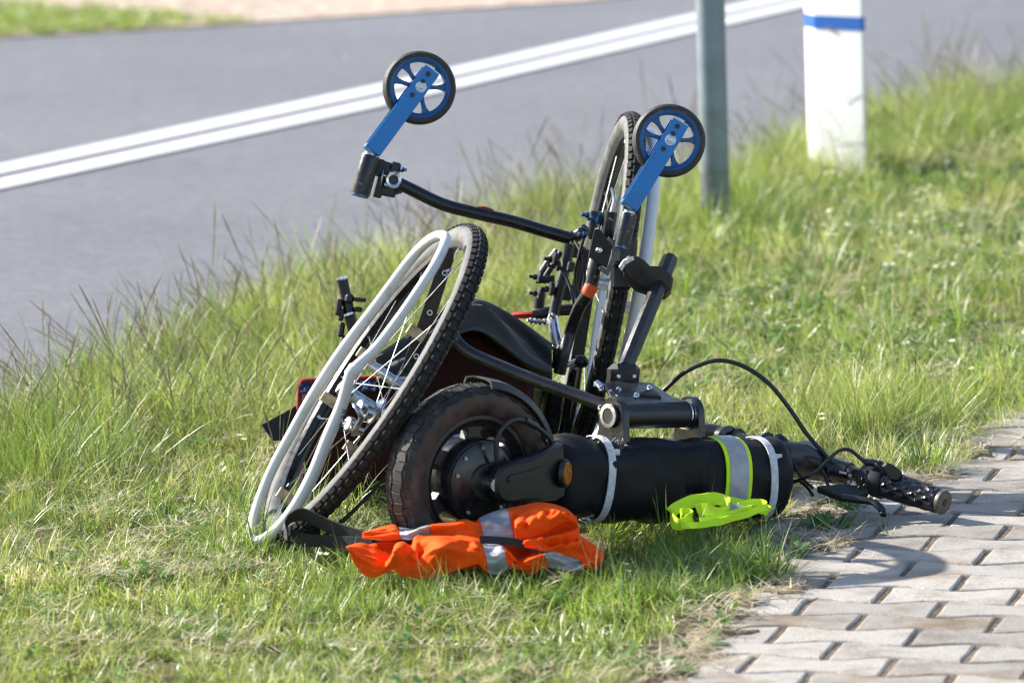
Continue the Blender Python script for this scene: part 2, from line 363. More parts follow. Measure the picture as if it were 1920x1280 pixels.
for r in range(-9, 32):
    for j in range(-3 if r % 2 else -2, 60, 2):
        a = (j+1)*PL/2; me = None
        if j == -3: me = half[r % 3]; 
        else: me = full[random.randrange(6)]
        z = random.uniform(-0.0007, 0.0013)
        if r > 14:
            pq = pav(a, r*PW); dd = pq-O; qx_ = 960+FPX*dd.dot(R)/dd.dot(F); qy_ = 640-FPX*dd.dot(U)/dd.dot(F)
            if qx_ < 1640+(905-qy_)*1.2 and qy_ < 905: continue      # swallowed by the verge
        if a > 1.05 or r > 24 or r < -5:
            if a < 4:
                m4 = Matrix(((pu.x, pv_.x, 0, 0), (pu.y, pv_.y, 0, 0), (0, 0, 1, 0), (0, 0, 0, 1)))
                rest.add([m4 @ v.co + pav(a, r*PW, z) for v in me.vertices], [tuple(p.vertices) for p in me.polygons])
            continue
        o = bpy.data.objects.new('paver', me); COL.objects.link(o); o.parent = pavement
        o.location = pav(a, r*PW, z)
        o.rotation_euler = (random.uniform(-.007, .007), random.uniform(-.005, .005), -PT+random.uniform(-.006, .006))
ro = rest.build('outer_paver', M_PAVER, pavement, 0); ro['kind'] = 'stuff'
for k in range(-3, 3):                          # concrete edging, half a metre a piece
    mb = MB(); b0 = 0.08+k*0.5
    mb.box(pav(KA-0.033, b0+0.25, -0.047+random.uniform(-.003, .002)), pu*0.030, pv_*0.2465, Vector((0, 0, 0.046)), 0.12)
    mb.build('kerbstone', M_PAVER, pavement, 30)

def base_dirt(m, z0, z1, colr, amt):
    nt = m.node_tree; b = nt.nodes['Principled BSDF']; src = b.inputs['Base Color'].links[0].from_socket
    g = nt.nodes.new('ShaderNodeNewGeometry'); sx = nt.nodes.new('ShaderNodeSeparateXYZ'); nt.links.new(g.outputs['Position'], sx.inputs[0])
    mr = nt.nodes.new('ShaderNodeMapRange'); nt.links.new(sx.outputs['Z'], mr.inputs[0]); mr.inputs[1].default_value = z1; mr.inputs[2].default_value = z0; mr.inputs[3].default_value = 0; mr.inputs[4].default_value = 1
    nz = noise_node(nt, g.outputs['Position'], 45, 8, 0.75)
    ml = nt.nodes.new('ShaderNodeMath'); ml.operation = 'MULTIPLY'; nt.links.new(mr.outputs[0], ml.inputs[0]); nt.links.new(ramp(nt, nz, ((0.38, (0, 0, 0)), (0.62, (1, 1, 1)))), ml.inputs[1])
    m2 = nt.nodes.new('ShaderNodeMath'); m2.operation = 'MULTIPLY'; nt.links.new(ml.outputs[0], m2.inputs[0]); m2.inputs[1].default_value = amt
    nt.links.new(mix_node(nt, m2.outputs[0], src, colr), b.inputs['Base Color'])
base_dirt(M_CONC, 0.0, 0.30, (0.44, 0.41, 0.30), 0.32); base_dirt(M_POST, 0.0, 0.4, (0.13, 0.12, 0.08), 0.7)
# ---- grit lying in the wide joints
gr = [MB(), MB(), MB()]; rg_ = random.Random(21)
for r in range(-6, 22):
    for j in range(-2 if r % 2 == 0 else -1, 11, 2):
        for k in range(16):
            c_ = pav(j*PL/2+rg_.gauss(0, .0035), r*PW+rg_.uniform(-.055, .055), -0.0030); s_ = rg_.uniform(.0009, .0026)
            q_ = [Vector((rg_.gauss(0, 1), rg_.gauss(0, 1), rg_.gauss(0, .6))).normalized()*s_*rg_.uniform(.7, 1.2) for _ in range(4)]
            gr[rg_.choice((0, 0, 1, 2))].add([c_+v for v in q_], [(0, 1, 2), (0, 2, 3), (0, 3, 1), (1, 3, 2)])
for g_, nm, cc in zip(gr, ('brown', 'rust', 'grey'), ((0.10, 0.08, 0.06), (0.26, 0.13, 0.05), (0.36, 0.33, 0.30))):
    o = g_.build('joint_grit', mat(nm+'_grit', cc, 0.9, 0, 0.4, 90), pavement, 0); o['kind'] = 'stuff'
# ---- soil and thatch washed over the edge of the paving
sp_ = MB(); rg_ = random.Random(33)
SPOTS = [(1545, 1030, .05), (1495, 1022, .05), (1585, 1012, .03), (1465, 1105, .06), (1390, 1135, .05), (1345, 1190, .06), (1300, 1235, .06), (1250, 1268, .06), (1535, 965, .05), (1640, 925, .06), (1700, 912, .06), (1580, 940, .05), (1430, 1070, .06), (1770, 893, .05), (1830, 850, .06), (1360, 1160, .05), (1320, 1215, .05)]
for x, y, rad in SPOTS:
    g_ = G(x, y); n_ = 18; ph = rg_.uniform(0, 9); vs_ = [Vector((g_.x, g_.y, 0.007))]; fs_ = []
    for k, (q_, z_) in enumerate(((.35, .0035), (.7, .0022), (1.0, -.003))):
        for i in range(n_):
            an = 2*PI*i/n_; rr_ = rad*q_*(0.62+0.65*mnoise.noise(Vector((math.cos(an)*1.9+ph, math.sin(an)*1.9, ph)))+rg_.uniform(-.18, .18))
            vs_.append(Vector((g_.x+rr_*math.cos(an)*1.35, g_.y+rr_*math.sin(an)*1.1, z_+rg_.uniform(-.0012, .0012))))
    for i in range(n_):
        fs_.append((0, 1+i, 1+(i+1) % n_))
        for k in range(2): fs_.append((1+k*n_+i, 1+(k+1)*n_+i, 1+(k+1)*n_+(i+1) % n_, 1+k*n_+(i+1) % n_))
    sp_.add(vs_, fs_)
o = sp_.build('soil_spill', M_SPILL, None, 60); o['kind'] = 'stuff'; o['label'] = 'crumbly brown soil washed over the edge of the paving'
# ---- grey sign post
p0 = G(1343, 428); post = thing('sign_post', 'round galvanised grey steel post standing in the grass by the road', 'post', (p0.x, p0.y, 0))
MB().tube([p0+Vector((0, 0, z)) for z in (-0.05, 0.3, 0.9, 2.4)], 0.0315, 28).build('pole', M_POST, post)
MB().lathe(p0+Vector((0, 0, 2.4)), (0, 0, 1), [(1e-5, 0.012), (0.025, 0.010), (0.034, 0), (0.034, -0.03), (1e-5, -0.03)], 24, False).build('cap', M_POST, post)
# ---- white delineator
p1 = G(1571, 322); dl = thing('delineator_post', 'square white roadside marker post with a blue band near its top', 'marker post', (p1.x, p1.y, 0))
th = math.radians(38); dx = Vector((math.cos(th), -math.sin(th), 0)); dy = Vector((math.sin(th), math.cos(th), 0)); S = 1.0
PLAN = [(-.066, .034), (-.047, -.026), (-.043, -.030), (.055, -.108), (.061, -.108), (.063, -.02), (.063, .04), (-.060, .04)]
def dsec(z, s): return [p1+Vector((x*s+.001, y*s+.02, z)) for x, y in PLAN]
mb = MB(); secs = [dsec(-0.05, S), dsec(0.55, S*1.01), dsec(1.02, S*1.02)]
secs.append([v+Vector((0, 0, 0.03+0.0*1)) if i < 4 else v+Vector((0, 0, 0.07)) for i, v in enumerate(dsec(1.02, S*0.9))])
mb.add([v for s in secs for v in s], [(i*8+k, i*8+(k+1) % 8, i*8+8+(k+1) % 8, i*8+8+k) for i in range(3) for k in range(8)]+[tuple(range(24, 32))])
mb.build('body', M_CONC, dl, 12)
zt = (P(1568, 27, p1.y).z, P(1568, 52, p1.y).z); mb = MB()
secs = [dsec(zt[1], S*1.035), dsec(zt[0], S*1.035)]; mb.add(secs[0]+secs[1], [(k, (k+1) % 8, 8+(k+1) % 8, 8+k) for k in range(8)])
bo = mb.build('blue_band', M_BBAND, dl, 12)
mb = MB(); c = p1+Vector((-.012, -.0365, zt[1]))-dy*0.0015
mb.prism([c+dx*x+Vector((0, 0, z)) for x, z in ((-.012, .001), (-.004, .004), (.006, .003), (.014, -.001), (.002, -.003))], dy*0.002)
mb.build('rust_mark', M_RUST, bo)
# ---- two pale pebbles on the asphalt
for k, (x, y, s) in enumerate(((60, 676, .004), (125, 691, .0035), (650, 108, .006))):
    g = G(x, y); mb = MB(); n = 7
    mb.lathe((g.x, g.y, -0.008+s*0.7), (0, 0.2, 1), [(1e-4, -s*.7), (s*.8, -s*.4), (s, 0), (s*.75, s*.45), (1e-4, s*.6)], n, False)
    o = mb.build('pebble', M_CONC, None, 50); o['category'] = 'pebble'
    o['label'] = ('pale pebble on the asphalt, left one of the close pair by the grass edge', 'pale pebble on the asphalt, right one of the close pair by the grass edge', 'lone pale pebble on the far lane beyond the white lines')[k]
# ================================================================== OVERTURNED WHEELCHAIR
wc = thing('wheelchair', 'overturned black wheelchair lying with its two blue casters up in the air', 'wheelchair', (0.0, 9.6, 0.0))

def img(dx, dy): return R*dx - U*dy             # image-plane direction (y down)
def big_wheel(C, m_img, ratio, push_path, push_Y, hub_shift, side_gray, seed, rim_path_r):
    rw = random.Random(seed)
    m = img(*m_img).normalized(); q = (U.cross(F)*0+img(m_img[1], -m_img[0])).normalized()
    if q.dot(R) > 0: q = -q                      # q : left-pointing minor axis
    e2 = (q*ratio + F*math.sqrt(1-ratio*ratio)).normalized()
    n = (q*math.sqrt(1-ratio*ratio) - F*ratio).normalized()
    w = part('wheel', wc)
    Rr, rt = 0.276, 0.0175
    prof = []
    for k in range(14):
        a = 2*PI*k/14; prof.append((Rr-0.002+rt*1.05*math.cos(a), rt*math.sin(a)))
    MB().lathe(C, n, prof, 72, x=m).build('tyre', side_gray, w, 60)
    tb = MB(); N = 92
    tb.lathe(C, n, [(Rr-0.002+rt*1.09*math.cos(q_*0.22), rt*1.04*math.sin(q_*0.22)) for q_ in range(-4, 5)]+[(Rr-0.002+rt*0.7*math.cos(q_*0.22), rt*0.7*math.sin(q_*0.22)) for q_ in range(4, -5, -1)], 72, x=m)
    for i in range(N):
        for s in (-1, 0, 1):
            a = 2*PI*(i+(0.5 if s == 0 else 0))/N; d = m*math.cos(a)+n.cross(m)*math.sin(a); tng = n.cross(d)
            tilt = s*0.66; rad = (d*math.cos(tilt)+n*math.sin(tilt)); wdt = (n*math.cos(tilt)-d*math.sin(tilt))
            tb.box(C+d*Rr+rad*(rt*0.99), tng*(0.0066 if s else 0.0078), wdt*(0.0042 if s else 0.0050), rad*0.0024, 0.12)
    tb.build('tread', M_TREAD, w, 30)
    rp = [(0.262, -0.011), (0.268, -0.0125), (0.270, -0.0105), (0.266, -0.006), (0.266, 0.006), (0.270, 0.0105), (0.268, 0.0125), (0.262, 0.011), (0.252, 0.005), (0.252, -0.005)]
    MB().lathe(C, n, rp, 72, x=m).build('rim', M_BLACK, w, 35)
    H = C + m*hub_shift
    MB().lathe(H, n, [(1e-4, -0.045), (0.010, -0.045), (0.012, -0.034), (0.024, -0.030), (0.024, -0.026), (0.011, -0.02), (0.011, 0.02), (0.024, 0.026), (0.024, 0.030), (0.012, 0.034), (0.010, 0.045), (1e-4, 0.047)], 20, False).build('hub', M_STEEL, w, 35)
    sp = 20 if seed == 1 else 16
    for i in range(sp):
        a = 2*PI*i/sp+0.1; sgn = 1 if i % 2 else -1
        ah = a + (0.9 if (i//2) % 2 else -0.9)
        d = m*math.cos(a)+n.cross(m)*math.sin(a); dh = m*math.cos(ah)+n.cross(m)*math.sin(ah)
        MB().tube([H+dh*0.022+n*0.028*sgn, C+d*0.255], 0.0009, 5, False).build('spoke', M_SPOKE, w, 60)
        if i % 2 == 0: MB().tube([C+d*0.255, C+d*0.243-n*0.0], 0.0024, 6).build('spoke_nipple', M_CHROME, w, 60)
    pts = catmull([P(x, y, Y) for x, y, Y in push_path], 5, True)
    if isinstance(rim_path_r, tuple):
        k_ = len(pts); rim_path_r = [rim_path_r[0]+(rim_path_r[1]-rim_path_r[0])*math.exp(-((i/k_-0.62)/0.13)**2) for i in range(k_)]
    pr = MB().tube(pts, rim_path_r, 14, closed=True).build('push_rim', M_WHITE, w, 70)
    return w, m, e2, n, pr

# left wheel (near, tilted over, bent push rim)
LC = P(702, 718, 9.12)
Yn, Yf, Ym = 8.99, 9.16, 9.07
lp = [(836, 446, Ym), (812, 446, 9.10), (775, 480, Yf), (705, 573, Yf), (640, 658, Yf), (588, 738, Yf), (545, 815, Yf), (510, 880, Yf), (484, 945, 9.14), (471, 995, 9.10), (478, 1014, 9.06),
      (507, 1003, 9.02), (548, 958, Yn), (585, 893, Yn), (614, 822, Yn), (641, 758, Yn), (655, 708, 8.98), (663, 692, 8.98), (703, 655, Yn), (744, 603, Yn), (786, 543, 9.0), (821, 487, 9.03)]
lw, lm, le2, lnn, lpr = big_wheel(LC, (380, -575), 0.215, lp, None, -0.035, M_SIDE, 1, (0.0083, 0.0102))
mb = MB()
for x, y, Y in ((668, 655, 9.12), (600, 738, 9.13), (518, 918, 9.1), (762, 612, 9.03), (643, 830, 9.0)):
    c = P(x, y, Y) - lnn*0.019
    MB().box(c, lnn*0.015, lm*0.0085, lnn.cross(lm)*0.0035, 0.1).build('push_rim_tab', M_BRASS, lw, 30)
c = P(661, 698, 8.968)                           # kinked fold of the bent rim
MB().tube([P(655, 703, 8.984), P(664, 692, 8.98), P(676, 686, 8.984)], [0.0098, 0.0112, 0.0096], 14).build('rim_kink', M_WHITE, lpr, 60)
mb = MB()                                        # scribbled marker on the bent rim
rr = random.Random(3)
for k in range(16):
    t = k/15; x, y = 649-12*t, 768+38*t
    p = P(x+rr.uniform(-4, 5), y+rr.uniform(-3, 3), Yn-0.0127+0.002); qd = img(rr.uniform(-1, 1), rr.uniform(-1, .6)).normalized()*0.0042
    mb.tube([p-qd-F*.001, p+img(.3, .4)*0.002-F*.0014, p+qd-F*.001], 0.0008, 5)
mb.build('marker_scribble', M_INK, lw, 40)
# right wheel (far, nearly upright)
RC = P(1128, 531, 9.85)
off = 0.0
rp_ = []
for i in range(20):
    a = 2*PI*i/20; mm = img(113, -632).normalized(); qq = img(-632, -113).normalized(); ee = (qq*0.092+F*0.9958)
    nn_ = (qq*0.9958-F*0.092); p = RC - nn_*0.036 + mm*(0.262*math.cos(a)) - ee*(0.262*math.sin(a))
    v = p-O; rp_.append((960+FPX*v.dot(R)/v.dot(F), 640-FPX*v.dot(U)/v.dot(F), p.y))
rw, rm, re2, rn, rpr = big_wheel(RC, (113, -632), 0.092, rp_, None, 0.0, M_SIDE, 2, 0.0112)
for a in (0.5, 1.7, 2.6, 3.7, 5.0):
    d = rm*math.cos(a)-re2*math.sin(a)
    MB().box(RC+d*0.263-rn*0.028, rn*0.024, d*0.0035, rn.cross(d)*0.010, 0.1).build('push_rim_tab', M_STEEL, rw, 30)

# ---- casters
def caster(cx, cy, Y, top, bot, hol, hous, yaw):
    ca = part('caster', wc)
    ax = (-F + R*yaw + U*0.03).normalized(); C = P(cx, cy, Y); x = (R - ax*ax.dot(R)).normalized(); y = ax.cross(x)
    if y.dot(U) < 0: y = -y
    s = px(1, Y); Ro = 69.5*s
    MB().lathe(C, ax, [(Ro-14*s, -0.0115), (Ro-5*s, -0.013), (Ro-1.2*s, -0.009), (Ro, 0), (Ro-1.2*s, 0.009), (Ro-5*s, 0.013), (Ro-14*s, 0.0115)], 56).build('tyre', M_CASTT, ca, 50)
    rm_ = MB().lathe(C, ax, [(Ro-21*s, -0.009), (Ro-14*s, -0.0118), (Ro-12.5*s, -0.0118), (Ro-12.5*s, 0.0118), (Ro-14*s, 0.0118), (Ro-21*s, 0.009)], 56)
    rm_.disc(C, ax, 15*s, 0.026, 20)
    for deg in (122, 163, 2, 43, -118, -77):
        a = math.radians(deg); d = x*math.cos(a)+y*math.sin(a); tn = ax.cross(d)
        i0, i1 = 11*s, Ro-19*s; pl = []
        for t, w in ((0, 5), (0.25, 3.6), (0.55, 3.2), (0.8, 5), (1, 10)): pl.append((C+d*(i0+(i1-i0)*t), w*s))
        rm_.prism([p+tn*w for p, w in pl]+[p-tn*w for p, w in pl[::-1]], ax*0.013, 0.0008)
    rm_.build('rim', M_BLUER, ca, 40)
    fw = 0.0147; T = PLN(*top, C+ax*0.0195, ax)-ax*0.0195; B = PLN(*bot, C+ax*0.0195, ax)-ax*0.0195; dn = (B-T).normalized(); sd = dn.cross(ax).normalized()
    dn = (dn-ax*ax.dot(dn)).normalized()
    fk = MB()
    for sg in (1, -1):
        o = ax*0.0195*sg
        fk.prism([T+sd*fw*0.96+o, T-sd*fw*0.96+o, T+dn*0.02-sd*fw+o, B-sd*fw+o, B+sd*fw+o, T+dn*0.02+sd*fw+o], ax*0.0035, 0.0006)
    fk.box(B-dn*0.004, ax*0.0205, sd*fw, dn*0.0045, 0.2)
    fork = fk.build('fork', M_BLUE, ca, 30)
    e = MB().box(T+ax*0.0195-dn*0.0006, sd*fw*0.92, ax*0.0012, dn*0.0010, 0.05).build('worn_edge', M_SCRATCH, ca, 0)
    mb = MB()
    for hx, hy in hol: mb.disc(PLN(hx, hy, C+ax*0.0218, ax), ax, 0.0042, 0.0016, 14)
    mb.build('bolt_hole', M_PLAST, ca, 40)
    bolt(ca, C+ax*0.0225, ax, 0.0078, 0.007, M_STEEL, 'axle_nut')
    MB().disc(C+ax*0.0216, ax, 0.0095, 0.0018, 18).build('washer', M_STEEL, ca, 40)
    h0, h1, hr = hous; a, b = PLN(*h0, C, ax), PLN(*h1, C, ax)
    MB().tube([a, a+(b-a)*0.06, a+(b-a)*0.94, b], [hr*.94, hr, hr, hr*.95], 20).build('housing', M_CHIP, ca, 40)
    MB().disc(a-(b-a)*0.03, (b-a), hr*0.72, 0.006, 16).build('bearing', M_STEEL, ca, 40)
    MB().disc(b+(b-a)*0.02, (b-a), hr*0.9, 0.004, 18).build('end_cap', M_BLUEB, ca, 40)
    return ca
cl = caster(786, 165, 9.72, (811, 131), (699, 283), ((773, 178), (793, 153), (803, 139)), ((695, 292), (675, 365), 0.0165), 0.16)
cr = caster(1254, 264, 9.50, (1277, 229), (1181, 387), ((1244, 279), (1262, 251), (1270, 237)), ((1180, 400), (1166, 462), 0.0132), 0.10)

# ---- frame tubes
def tube(name, pts, r, m=M_BLACK, k=6, parent=wc, n=14):
    return MB().tube(catmull(PP(pts), k) if k else PP(pts), r, n).build(name, m, parent, 50)
front = tube('cross_tube', [(742, 341, 9.70), (775, 357, 9.70), (830, 383, 9.70), (890, 399, 9.70), (960, 415, 9.70), (1020, 433, 9.70), (1070, 447, 9.70)], 0.0108)
MB().tube(PP([(896, 387.5, 9.696), (910, 389.5, 9.6955), (926, 394, 9.696)]), [0.001, 0.0022, 0.001], 8).build('red_paint_patch', M_REDP, front, 60)
tube('elbow_tube', [(1068, 446, 9.70), (1082, 441, 9.70), (1098, 431, 9.69)], 0.0105, M_CHIP)
# left caster clamp
MB().tube([P(737, 338, 9.70)-F*0.02, P(737, 338, 9.70)+F*0.03], 0.0125, 20).build('clamp_collar', M_BLACK, wc, 40)
MB().lathe(P(738, 338, 9.70)-F*0.021, -F+R*0.2, [(0.0085, -.004), (0.0135, -.004), (0.0145, 0), (0.0125, .003), (0.0085, .002)], 24).build('steel_ring', M_CHROME, wc, 40)
MB().disc(P(738, 338, 9.70)-F*0.0215, -F+R*0.2, 0.0082, 0.002, 20).build('tube_bore', M_PLAST, wc, 40)
for x, y, w, h in ((711, 350, 9, 22), (724, 316, 8, 13), (741, 316, 10, 12), (712, 313, 8, 15), (722, 358, 8, 10), (733, 360, 10, 10)):
    MB().box(P(x, y, 9.715), img(1, .25).normalized()*px(w), F*0.012, img(-.25, 1).normalized()*px(h), 0.15).build('clamp_block', M_PLAST, wc, 30)
for x, y in ((754, 318), (708, 326), (745, 360), (726, 320)):
    bolt(wc, P(x, y, 9.705), img(1, .1)-F*0.4, 0.0048, 0.009, M_BLUEB)
MB().lathe(P(717, 333, 9.71), img(1, .2), [(0.006, -.001), (0.017, -.001), (0.017, .001), (0.006, .001)], 20).build('washer', M_STEEL, wc, 40)

# ---- right-hand frame : uprights, hinge plates, bolts
tube('upright_tube', [(1068, 458, 9.68), (1060, 500, 9.67), (1047, 550, 9.66), (1037, 596, 9.65)], 0.0092, M_ANOD)
tube('upright_tube', [(1047, 470, 9.73), (1030, 492, 9.73), (1016, 514, 9.73)], 0.0085, M_ANOD)
tube('upright_tube', [(1014, 540, 9.73), (1010, 578, 9.73)], 0.009, M_ANOD, 0)
tube('seat_post', [(1036, 594, 9.64), (1041, 625, 9.63), (1047, 660, 9.62), (1045, 690, 9.62)], 0.0098, M_CHROME)
tube('frame_rail', [(1128, 450, 9.54), (1120, 487, 9.54), (1113, 512, 9.54), (1105, 545, 9.54), (1087, 574, 9.55), (1070, 620, 9.57), (1058, 660, 9.56), (1049, 700, 9.56)], 0.0105, M_CHIP)
MB().tube(PP([(1110, 534, 9.54), (1105, 544, 9.539), (1101, 551, 9.541)]), 0.0118, 14).build('orange_tape', M_TAPE, wc, 60)
for x, y, w, h in ((1085, 500, 7, 40), (1081, 540, 9, 22), (1078, 470, 8, 14), (1062, 548, 12, 16), (1093, 515, 6, 30)):
    MB().box(P(x, y, 9.72), img(1, .12).normalized()*px(w), F*0.006, img(-.18, 1).normalized()*px(h), 0.2).build('hinge_plate', M_PLAST, wc, 30)
tube('brace_tube', [(1000, 592, 9.70), (1040, 582, 9.70), (1078, 580, 9.70)], 0.0095, M_BLACK, 0)
tube('brace_tube', [(1005, 524, 9.69), (1040, 523, 9.69)], 0.0068, M_ANOD, 0)
tube('lever_rod', [(1052, 472, 9.70), (1022, 520, 9.70), (1018, 530, 9.70)], 0.005, M_ANOD, 0)
for x, y, r in ((1040, 485, .009), (1034, 541, .009), (1012, 549, .008), (1012, 518, .008), (1046, 498, .007)):
    mb = MB(); mb.disc(P(x, y, 9.65), img(-1, -.1)-F*0.3, r*1.3, 0.006, 16); mb.build('knob', M_PLAST, wc, 40)
    bolt(wc, P(x-9, y+1, 9.645), img(-1, -.1)-F*0.3, r*0.62, 0.012, M_ANOD)
for x, y in ((995, 601), (1004, 602), (1012, 603), (1021, 603), (1019, 655), (1028, 653), (1038, 651), (1036, 592)):
    bolt(wc, P(x, y, 9.62), img(-1, -.1)-F*0.5, 0.0056, 0.008, M_STEEL)
MB().box(P(1033, 604, 9.64), img(1, .1)*px(9), F*0.008, img(-.1, 1)*px(7), 0.2).build('clamp_bracket', M_STEEL, wc, 30)
MB().box(P(1052, 648, 9.60), img(.6, -1).normalized()*px(22), F*0.006, img(1, .6).normalized()*px(6), 0.2).build('clamp_bracket', M_PLAST, wc, 30)
MB().lathe(P(1085, 676, 9.62), img(1, 0.3), [(1e-4, -0.006), (0.006, -0.006), (0.011, 0.0), (0.011, 0.008), (0.006, 0.016), (1e-4, 0.017)], 18, False).build('brake_knob', M_PLAST, wc, 50)
tube('brake_rod', [(1085, 676, 9.63), (1062, 684, 9.63), (1046, 692, 9.62)], 0.005, M_STEEL, 0)
# upper right : caster tube, broken lever, plates, clamp block
tube('caster_post', [(1146, 396, 9.52), (1141, 425, 9.52), (1136, 452, 9.52)], 0.0112, M_CHIP, 0)
MB().tube(PP([(1148, 396, 9.52), (1153, 375, 9.52), (1150, 360, 9.52), (1146, 353, 9.52)]), [0.0075, 0.0072, 0.0062, 0.003], 12, flat=0.6).build('broken_lever', M_STEEL, wc, 50)
for x, y in ((1101, 403), (1112, 411), (1096, 440)):
    bolt(wc, P(x, y, 9.53), img(-1, -.1)-F*0.2, 0.0056, 0.012, M_BLUEB)
MB().box(P(1112, 422, 9.55), img(1, .1)*px(7), F*0.01, img(-.1, 1)*px(27), 0.15).build('clamp_block', M_PLAST, wc, 30)
MB().lathe(P(1122, 413, 9.53), img(1, .3)-F*.2, [(0.006, -.002), (0.015, -.002), (0.015, .002), (0.006, .002)], 20).build('blue_washer', M_BLUEB, wc, 40)
for x, y in ((1090, 437), (1128, 412), (1132, 470), (1116, 520)):
    MB().box(P(x, y, 9.55), img(1, .2)*px(8), F*0.01, img(-.2, 1)*px(10), 0.2).build('clamp_block', M_PLAST, wc, 30)

# ---- dark side guard, cables and small fittings between frame and far wheel
MB().prism(PP([(1092, 566, 9.70), (1112, 560, 9.70), (1098, 650, 9.70), (1082, 760, 9.70), (1070, 815, 9.70), (1044, 812, 9.70), (1058, 740, 9.70), (1076, 640, 9.70)]), F*0.004, 0.001).build('side_guard', M_PLAST, wc, 30)
for pts in ([(1078, 452, 9.62), (1092, 480, 9.60), (1096, 520, 9.60), (1088, 560, 9.60), (1072, 590, 9.61), (1060, 630, 9.62)], [(1100, 430, 9.60), (1088, 470, 9.60), (1078, 520, 9.61), (1082, 560, 9.61), (1070, 610, 9.62), (1052, 655, 9.62)], [(1050, 500, 9.66), (1066, 530, 9.64), (1076, 575, 9.62), (1068, 640, 9.62)]):
    tube('brake_cable', pts, 0.0028, M_PLAST, 6, wc, 8)
for x, y, w, h in ((1096, 478, 9, 12), (1088, 590, 6, 14), (1070, 500, 7, 10), (1104, 560, 8, 9), (1075, 600, 5, 18)):
    MB().box(P(x, y, 9.61), img(1, .15)*px(w), F*0.008, img(-.2, 1).normalized()*px(h), 0.2).build('frame_fitting', M_PLAST, wc, 30)
# ---- seat sling, bars behind the near wheel
top = [(705, 668, 9.36), (745, 642, 9.38), (790, 612, 9.42), (830, 580, 9.47), (870, 561, 9.52), (905, 562, 9.55), (945, 583, 9.57), (990, 612, 9.58), (1034, 645, 9.58)]
bot = [(700, 690, 9.30), (745, 716, 9.30), (790, 700, 9.32), (830, 650, 9.36), (870, 622, 9.40), (905, 622, 9.42), (945, 650, 9.45), (990, 684, 9.48), (1036, 702, 9.50)]
T_, B_ = catmull(PP(top), 5), catmull(PP(bot), 5); rows = []
for j in range(15):
    t = j/14; row = []
    for i, (a, b_) in enumerate(zip(T_, B_)):
        s = i/(len(T_)-1)
        p = a.lerp(b_, t)
        fold = mnoise.noise(Vector((s*5-t*3, t*4, 3)))*0.022*math.sin(PI*t)+math.sin(t*7.0-s*5.2)*0.018*math.sin(PI*t)*min(1, s*3) + math.sin(t*13+s*9)*0.006*math.sin(PI*t)+mnoise.noise(Vector((s*14-t*8, t*7, 9)))*0.010*math.sin(PI*t)
        p = p - F*fold + U*fold*0.6 - U*0.01*math.sin(PI*t)*math.sin(s*PI*2.2); row.append(p)
    rows.append(row)
sl = MB().grid(rows).build('seat_sling', M_FABRIC, wc, 80, solid=0.003, sub=1)
rows = []
back = [(705, 668, 9.36), (790, 612, 9.42), (870, 561, 9.52), (945, 583, 9.57), (1034, 645, 9.58)]
Tb = catmull(PP(back), 5)
for j in range(6): rows.append([p+F*0.05*j+Vector((0, 0, -0.012*j*j*0.6)) for p in Tb])
MB().grid(rows).build('seat_flap', M_FABRIC, wc, 80, solid=0.003)
bar = MB().prism(catmull(PP([(830, 470, 9.13), (838, 463, 9.13), (851, 468, 9.13), (851, 485, 9.13), (815, 600, 9.13), (776, 690, 9.13), (763, 700, 9.13), (752, 692, 9.13), (785, 600, 9.13)]), 1), F*0.014, 0.002).build('perforated_bar', M_BLACK, wc, 40)
for x, y in ((834, 512), (806, 586), (791, 628), (781, 668)):
    MB().lathe(P(x, y, 9.13)-F*0.0075, -F, [(0.0028, 0), (0.0045, 0), (0.0045, 0.002), (0.0028, 0.002)], 14).build('bar_eyelet', M_STEEL, bar, 40)
bolt(bar, P(841, 508, 9.12), img(1, -.4)-F*.3, .004, .01)
tube('axle_tube', [(690, 680, 9.22), (740, 716, 9.20), (752, 725, 9.20)], 0.0088, M_CHROME, 0)
MB().tube(PP([(735, 712, 9.20), (748, 722, 9.198), (752, 726, 9.198)]), 0.0105, 14).build('axle_collar', M_STEEL, wc, 40)
# quick-release lever by the hub
MB().tube(catmull(PP([(664, 757, 9.05), (672, 768, 9.04), (677, 785, 9.04), (668, 803, 9.04), (664, 815, 9.05)]), 4), [.004]*2+[.0055]*15, 10, flat=0.5).build('release_lever', M_STEEL, wc, 50)
for x, y, r in ((679, 762, .011), (656, 795, .012), (690, 775, .008), (673, 808, .007)):
    MB().disc(P(x, y, 9.06), img(-.8, -.3)-F*.5, r, 0.012, 16).build('hub_nut', M_STEEL, wc, 40)
# second handle canes behind the near wheel
ca1 = tube('cane_tube', [(642, 524, 9.56), (650, 562, 9.56), (660, 604, 9.55)], 0.0092, M_ANOD, 0)
MB().lathe(P(642, 523, 9.56), P(642, 524, 9.56)-P(660, 604, 9.55), [(0.0075, 0), (0.0098, 0), (0.0098, .004), (0.0075, .004)], 18).build('tube_end_ring', M_CHROME, ca1, 40)
ca2 = tube('cane_tube', [(655, 592, 9.54), (664, 625, 9.54), (676, 660, 9.53)], 0.0088, M_ANOD, 0)
MB().lathe(P(655, 591, 9.54), P(655, 592, 9.54)-P(676, 660, 9.53), [(0.007, 0), (0.0094, 0), (0.0094, .004), (0.007, .004)], 18).build('tube_end_ring', M_CHROME, ca2, 40)
for x, y, w, h in ((635, 576, 6, 16), (640, 590, 5, 12), (675, 562, 12, 4), (672, 580, 8, 5), (640, 618, 6, 14), (648, 640, 8, 12), (655, 560, 9, 9)):
    MB().box(P(x, y, 9.55), img(1, .1)*px(w), F*0.008, img(-.15, 1).normalized()*px(h), 0.25).build('hinge_block', M_ANOD, wc, 30)
